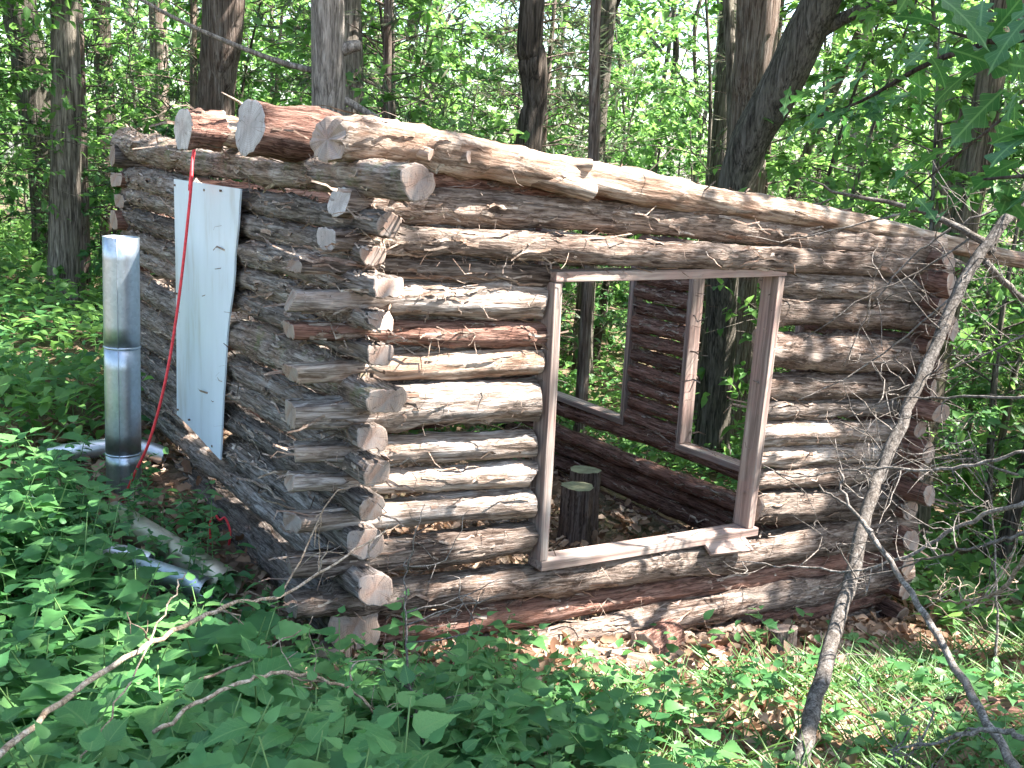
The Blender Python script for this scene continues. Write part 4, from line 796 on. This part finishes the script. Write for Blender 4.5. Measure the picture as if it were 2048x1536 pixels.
twiggy('dead_stick', 'pinkish twig lying level on the plants below the long stick', 'stick', [(-1.20, -1.36, .56), (-1.02, -1.28, .58), (-.83, -1.22, .57), (-.70, -1.20, .52), (-.56, -1.20, .44), (-.45, -1.18, .30)], [.006, .006, .005, .003], 42, 'twig_tan', ntw=5, tl=.2, seg=7)
twiggy('dead_stick', 'thin straw stalk standing steeply in the left plants', 'stick', [(-1.46, -1.45, .30), (-1.40, -1.39, .50), (-1.22, -1.19, .62), (-1.06, -1.0, .73), (-.97, -.89, .78)], [.003, .003, .002], 43, 'twig_tan', ntw=0, seg=6)
twiggy('dead_stick', 'brushy dead twig standing below the cabin corner', 'stick', [(-.30, -1.25, .10), (-.33, -1.15, .35), (-.27, -.98, .55), (-.2, -.85, .68)], [.005, .004, .002], 44, 'twig', ntw=9, tl=.25, seg=6)
# oak limb with big lobed leaves
def oak_limb():
    x, y = 2.3, -3.8; t = thing('oak_tree', 'oak at the side whose low limb hangs big dark lobed leaves into the clearing', 'tree', (x, y, g(x, y) - .05)); base = np.array(t.location); rg = np.random.default_rng(61)
    b = B(); P = spline([base, (x, y, 2.0), (x - .05, y + .1, 4.6)], 26) - base; b.add(*tube(P, np.linspace(.13, .08, 26), 20, wob=1 + .06 * grid_noise(26, 20, 9, 9, rg))); obj('trunk', b.mesh('trunk', [M['oak']]), t)
    tips = []
    for pts, ra in (([(x, y, 2.3), (1.5, -3.1, 2.5), (.77, -2.55, 2.43), (.69, -2.42, 2.41), (.61, -2.28, 2.38), (.58, -2.15, 2.41)], .022), ([(1.5, -3.1, 2.5), (.9, -2.95, 2.25), (.45, -2.70, 2.10), (.37, -2.60, 2.07), (.33, -2.47, 2.05)], .014), ([(x, y, 2.7), (1.9, -2.4, 2.75), (1.61, -1.62, 2.52), (1.64, -1.31, 2.45), (1.68, -1.01, 2.33), (1.64, -.80, 2.26)], .02), ([(1.9, -2.4, 2.75), (1.75, -1.9, 2.5), (1.75, -1.5, 2.2), (1.82, -1.2, 2.0)], .01), ([(1.9, -2.4, 2.75), (2.0, -1.7, 2.75), (2.1, -1.3, 2.55)], .01)):
        q = spline(pts, 30) - base; b = B(); b.add(*tube(q, np.linspace(ra, .003, 30), 7)); br = obj('branch', b.mesh('branch', [M['oak_dark']]), t); tips.append((br, q))
    lv = mesh('leaf', *LOAK, [M['leaf_oak']])
    for i, (br, q) in enumerate(tips):
        for w in range((30, 24, 40, 14, 14)[i]):
            p = q[rg.integers(12 if i != 2 else 17, 30)] + rg.normal(0, .07, 3); d = rdir(1, rg, .4)[0]; d[2] -= .35; d /= np.linalg.norm(d); u_ = np.array([0, 0, 1.]) + rg.normal(0, .35, 3)
            if sun_gaps((p + base)[None], .6)[0]: continue
            xx = np.cross(d, u_); xx /= np.linalg.norm(xx); zz = np.cross(xx, d); s = rg.uniform(.11, .18)
            o = obj('leaf', lv, br); o.matrix_local = Matrix(((xx[0] * s, d[0] * s, zz[0] * s, p[0]), (xx[1] * s, d[1] * s, zz[1] * s, p[1]), (xx[2] * s, d[2] * s, zz[2] * s, p[2]), (0, 0, 0, 1)))
    r2 = np.random.default_rng(62); bl, C = limbs(np.array([x, y, 4.4]), 2.0, 3.2, 0, 24, r2); off = np.array([x, y, 4.4])  # this crown is also cut open toward the chosen sun spots
    obj('branches', bl.mesh('branches', [M['oak']]), t, (0, 0, 4.4 - base[2])); obj('crown', crown_leaves(C, 70, .45, .15, r2, carve=off).mesh('crown', [M['leaf_can']]), t, (0, 0, 4.4 - base[2]))
oak_limb()

# ------------------------------------------------------------------ herbs
def free(x, y):
    """not under the cabin or on its litter apron"""
    return not ((-.16 < x < 3.9 and -.20 < y < 3.9))
def herb_layout(seed, h, pairs, sz, lf, spread=.8):
    r = np.random.default_rng(seed); P = spline([(0, 0, -.03), (r.normal(0, .02), r.normal(0, .02), h * .5), (r.normal(0, .05), r.normal(0, .05), h)], 7); L_ = []
    for q in range(pairs):
        u = .28 + .72 * (q + 1) / pairs; p = np.array([np.interp(u * h, P[:, 2], P[:, i]) for i in range(3)]); a = q * PI / 2 + r.normal(0, .25)
        for s in (0, PI):
            d = np.array([math.cos(a + s), math.sin(a + s), r.uniform(-.1, .45) + (.5 if q == pairs - 1 else 0)]); d /= np.linalg.norm(d)
            size = sz * (1.0 if 0 < q < pairs - 1 else .75) * r.uniform(.8, 1.2) * (.55 if q == pairs - 1 else 1); L_.append((p + d * .03, d, np.array([0, 0, 1.]) + r.normal(0, .3, 3), size))
    return P, L_
LY = [herb_layout(1, .38, 4, .165, LN), herb_layout(2, .50, 4, .165, LN), herb_layout(3, .28, 3, .17, LN), herb_layout(4, .56, 5, .145, LN2), herb_layout(5, .22, 3, .14, LNB), herb_layout(6, .42, 4, .19, LN2)]
KL = [LN, LN, LN2, LN2, LNB, LN]

KM = [mesh('leaf', *lf, [M['herb']]) for lf in KL]
def stemmesh(P):
    b = B(); b.add(*tube(P, np.linspace(.0042, .0022, len(P)), 5)); return b.mesh('stem', [M['stem']])
KS = [stemmesh(l[0]) for l in LY]
r = np.random.default_rng(90); pos = []
def dens(x, y):
    if not free(x, y) or (x - .85) ** 2 + (y + 1.8) ** 2 < .16: return 0
    if .5 < x < 1.2 and -2.0 < y < -1.4: return .05
    if x > .75 and y < -.15 and y > -2.6 and x < 5: return .13 if y < -.9 else .05      # leaf litter and grass in front of the window wall
    if x > -.25 and -.42 < y < 0: return .04
    if -.7 < x < .9 and -.75 < y < 0: return .3
    if x > .2 and y < -.15: return .6
    if -.75 < x < .1 and -.2 < y < 2.4: return .3 if x > -.36 or y > 1.6 else .8
    return 1.
while len(pos) < 3500:
    if r.random() < .40: x, y = r.uniform(-3.2, 2.6), r.uniform(-2.6, 1.5)
    else:
        b_ = r.uniform(-.62, .62); d = 2.0 + 24 * r.random() ** 1.6; x = CAM.x + d * math.sin(.595 + b_); y = CAM.y + d * math.cos(.595 + b_)
    if (x - CAM.x) ** 2 + (y - CAM.y) ** 2 < 1.75 ** 2: continue
    if r.random() > dens(x, y): continue
    pos.append((x, y))
pos = np.array(pos); dc = np.hypot(pos[:, 0] - CAM.x, pos[:, 1] - CAM.y); bear = np.arctan2(pos[:, 0] - CAM.x, pos[:, 1] - CAM.y) - .595
order = np.argsort(dc + 100 * (np.abs(bear) > .50) + 100 * (dc < 2.3)); near = set(order[:290].tolist())
def rotz(v, a): c, s = math.cos(a), math.sin(a); return np.stack([v[..., 0] * c - v[..., 1] * s, v[..., 0] * s + v[..., 1] * c, v[..., 2]], -1)
lowP, lowD, lowU, lowS = [], [], [], []; bs = B()
for i, (x, y) in enumerate(pos):
    v = int(r.integers(0, 6)); a = r.uniform(0, 6.28); s = r.uniform(.62, 1.08) * (1. if x < -.7 else .70 if x < .2 else .58) * (.72 if (-.8 < x < .1 and -.3 < y < 2.4) else 1); z = g(x, y); P, L_ = LY[v]
    if i in near:
        t = thing('leafy_plant', 'leafy green woodland plant with toothed leaves in the foreground', 'plant', (x, y, z), 'leafy plants in the foreground', (0, 0, a)); t.scale = (s,) * 3
        obj('stem', KS[v], t)
        for (p, d, u, sz) in L_:
            xx = np.cross(d, u); xx /= np.linalg.norm(xx); zz = np.cross(xx, d); o = obj('leaf', KM[v], t)
            o.matrix_local = Matrix(((xx[0] * sz, d[0] * sz, zz[0] * sz, p[0]), (xx[1] * sz, d[1] * sz, zz[1] * sz, p[1]), (xx[2] * sz, d[2] * sz, zz[2] * sz, p[2]), (0, 0, 0, 1)))
    else:
        if dc[i] < 9: bs.add(*tube(rotz(P[::2] * s, a) + [x, y, z], np.linspace(.004, .002, 4), 4, caps=False)[:2])
        for (p, d, u, sz) in L_: lowP.append(rotz(p * s, a) + [x, y, z]); lowD.append(rotz(d, a)); lowU.append(rotz(u, a)); lowS.append(sz * s * (1.25 if dc[i] > 9 else 1.))
lowP, lowD, lowU, lowS = map(np.array, (lowP, lowD, lowU, lowS)); dl = np.hypot(lowP[:, 0] - CAM.x, lowP[:, 1] - CAM.y)
b = B(); scatter(b, LN, lowP[dl < 6.5], lowD[dl < 6.5], lowU[dl < 6.5], lowS[dl < 6.5]); scatter(b, L6, lowP[dl >= 6.5], lowD[dl >= 6.5], lowU[dl >= 6.5], lowS[dl >= 6.5])
bb = B(); V = np.concatenate(b.V)
bb.add(V, np.concatenate(b.Q), np.concatenate(b.T)); bb.add(np.concatenate(bs.V), np.concatenate(bs.Q), None, 1)
o = obj('ground_plants', bb.mesh('ground_plants', [M['herb_lo'], M['stem']])); tag(o, 'low green plants carpeting the forest floor around the cabin', 'ground cover', kind='stuff')
# short creeping leaves between the herbs
r = np.random.default_rng(91); n = 19000; b_ = r.uniform(-.6, .6, n); d = 2 + 20 * r.random(n) ** 1.8; x = CAM.x + d * np.sin(.595 + b_); y = CAM.y + d * np.cos(.595 + b_)
k_ = ~((x > -.15) & (x < 3.9) & (y > -.2) & (y < 3.9)); app = (x > .6) & (x < 5) & (y < -.05) & (y > -2.6); k_ &= ~app | (r.random(n) < .22)
x, y, d = x[k_], y[k_], d[k_]; n = len(x); P = np.stack([x, y, G(x, y) + r.uniform(.02, .16, n)], 1); dd = rdir(n, r, .3)
b = B(); scatter(b, L6, P, dd, np.array([0, 0, 1.]) + r.normal(0, .4, (n, 3)), r.uniform(.03, .085, n) * (1 + .04 * d)); o = obj('ground_cover', b.mesh('ground_cover', [M['herb_lo']])); tag(o, 'small creeping leaves between the taller plants', 'ground cover', kind='stuff')
# undergrowth further off
r = np.random.default_rng(95); n = 34000; b_ = r.uniform(-.62, .62, n); d = 6.5 + 22 * r.random(n) ** 1.2; x = CAM.x + d * np.sin(.595 + b_); y = CAM.y + d * np.cos(.595 + b_)
k_ = ~((x > -.2) & (x < 3.95) & (y > -.3) & (y < 4.1)); x, y, d = x[k_], y[k_], d[k_]; n = len(x); hh = .12 + .22 * (1 + np.sin(x * 2.1 + 1.3 * np.sin(y * 1.7)) * np.sin(y * 1.9))
P = np.stack([x, y, G(x, y) + hh * r.random(n) ** .6], 1); b = B(); scatter(b, L6, P, rdir(n, r, .3), np.array([0, 0, 1.]) + r.normal(0, .4, (n, 3)), r.uniform(.07, .15, n))
o = obj('ground_cover', b.mesh('ground_cover', [M['leaf_sap']])); tag(o, 'bright low undergrowth between the tree trunks behind the cabin', 'ground cover', kind='stuff')
# grass
r = np.random.default_rng(92); n = 11000; x = np.concatenate([r.uniform(.2, 4.2, n - 500), r.uniform(-.5, .5, 500)]); y = np.concatenate([r.uniform(-2.7, -.75, n - 500), r.uniform(-.9, -.4, 500)]); cl = np.sin(x * 3.1 + 1) * np.sin(y * 3.7) + r.normal(0, .5, n); k_ = cl > -.35
x, y = x[k_], y[k_]; n = len(x); P = np.stack([x, y, G(x, y) - .01], 1); a = r.uniform(0, 6.28, n); dd = np.stack([.5 * np.cos(a), .5 * np.sin(a), np.ones(n)], 1)
GB = leaf(1, .035, 4, fold=.1, droop=.45, prof=(.9, 1, .85, .5, 0)); up = np.stack([-np.cos(a), -np.sin(a), .4 + 0 * a], 1)
b = B(); scatter(b, GB, P, dd, up, r.uniform(.08, .26, n)); o = obj('grass', b.mesh('grass', [M['grass']])); tag(o, 'loose green grass in front of the window wall', 'grass', kind='stuff')
# dead leaves
r = np.random.default_rng(93); n = 15000; x = np.concatenate([r.uniform(.2, 5.0, 8000), r.uniform(.1, 3.5, 3000), r.uniform(-3, 1, 4000)]); y = np.concatenate([r.uniform(-2.6, .1, 8000), r.uniform(.1, 3.4, 3000), r.uniform(-2.5, 3, 4000)])
k_ = ~((x > 1.0) & (x < 2.1) & (y > -.62) & (y < -.1)) | (r.random(n) < .45); x, y = x[k_], y[k_]; n = len(x)
P = np.stack([x, y, G(x, y) + .012 + r.uniform(0, .035, n)], 1); LD = leaf(1, .6, 4, fold=.35, droop=-.25, prof=(.1, .9, .7, .95, 0))
b = B(); scatter(b, LD, P, rdir(n, r, .3), np.array([0, 0, 1.]) + r.normal(0, .45, (n, 3)), r.uniform(.04, .10, n)); o = obj('leaf_litter', b.mesh('leaf_litter', [M['litter']])); tag(o, 'dry brown dead leaves littering the ground by the front wall', 'leaf litter', kind='stuff')
# chips and twigs in the litter
r = np.random.default_rng(94); b = B()
for q in range(160):
    x, y = r.uniform(.2, 4.0), r.uniform(-2.2, -.1); a = r.uniform(0, 3.14); l = r.uniform(.04, .22); z = g(x, y) + .025; e = np.array([math.cos(a) * l, math.sin(a) * l, r.uniform(-.02, .05)]); p = np.array([x, y, z])
    b.add(*tube(spline([p, p + e * .5 + r.normal(0, .01, 3), p + e], 5), np.linspace(r.uniform(.002, .006), .0015, 5), 5))
o = obj('fallen_twigs', b.mesh('fallen_twigs', [M['twig_tan']])); tag(o, 'small dry twigs scattered over the dead leaves', 'twigs', kind='stuff')
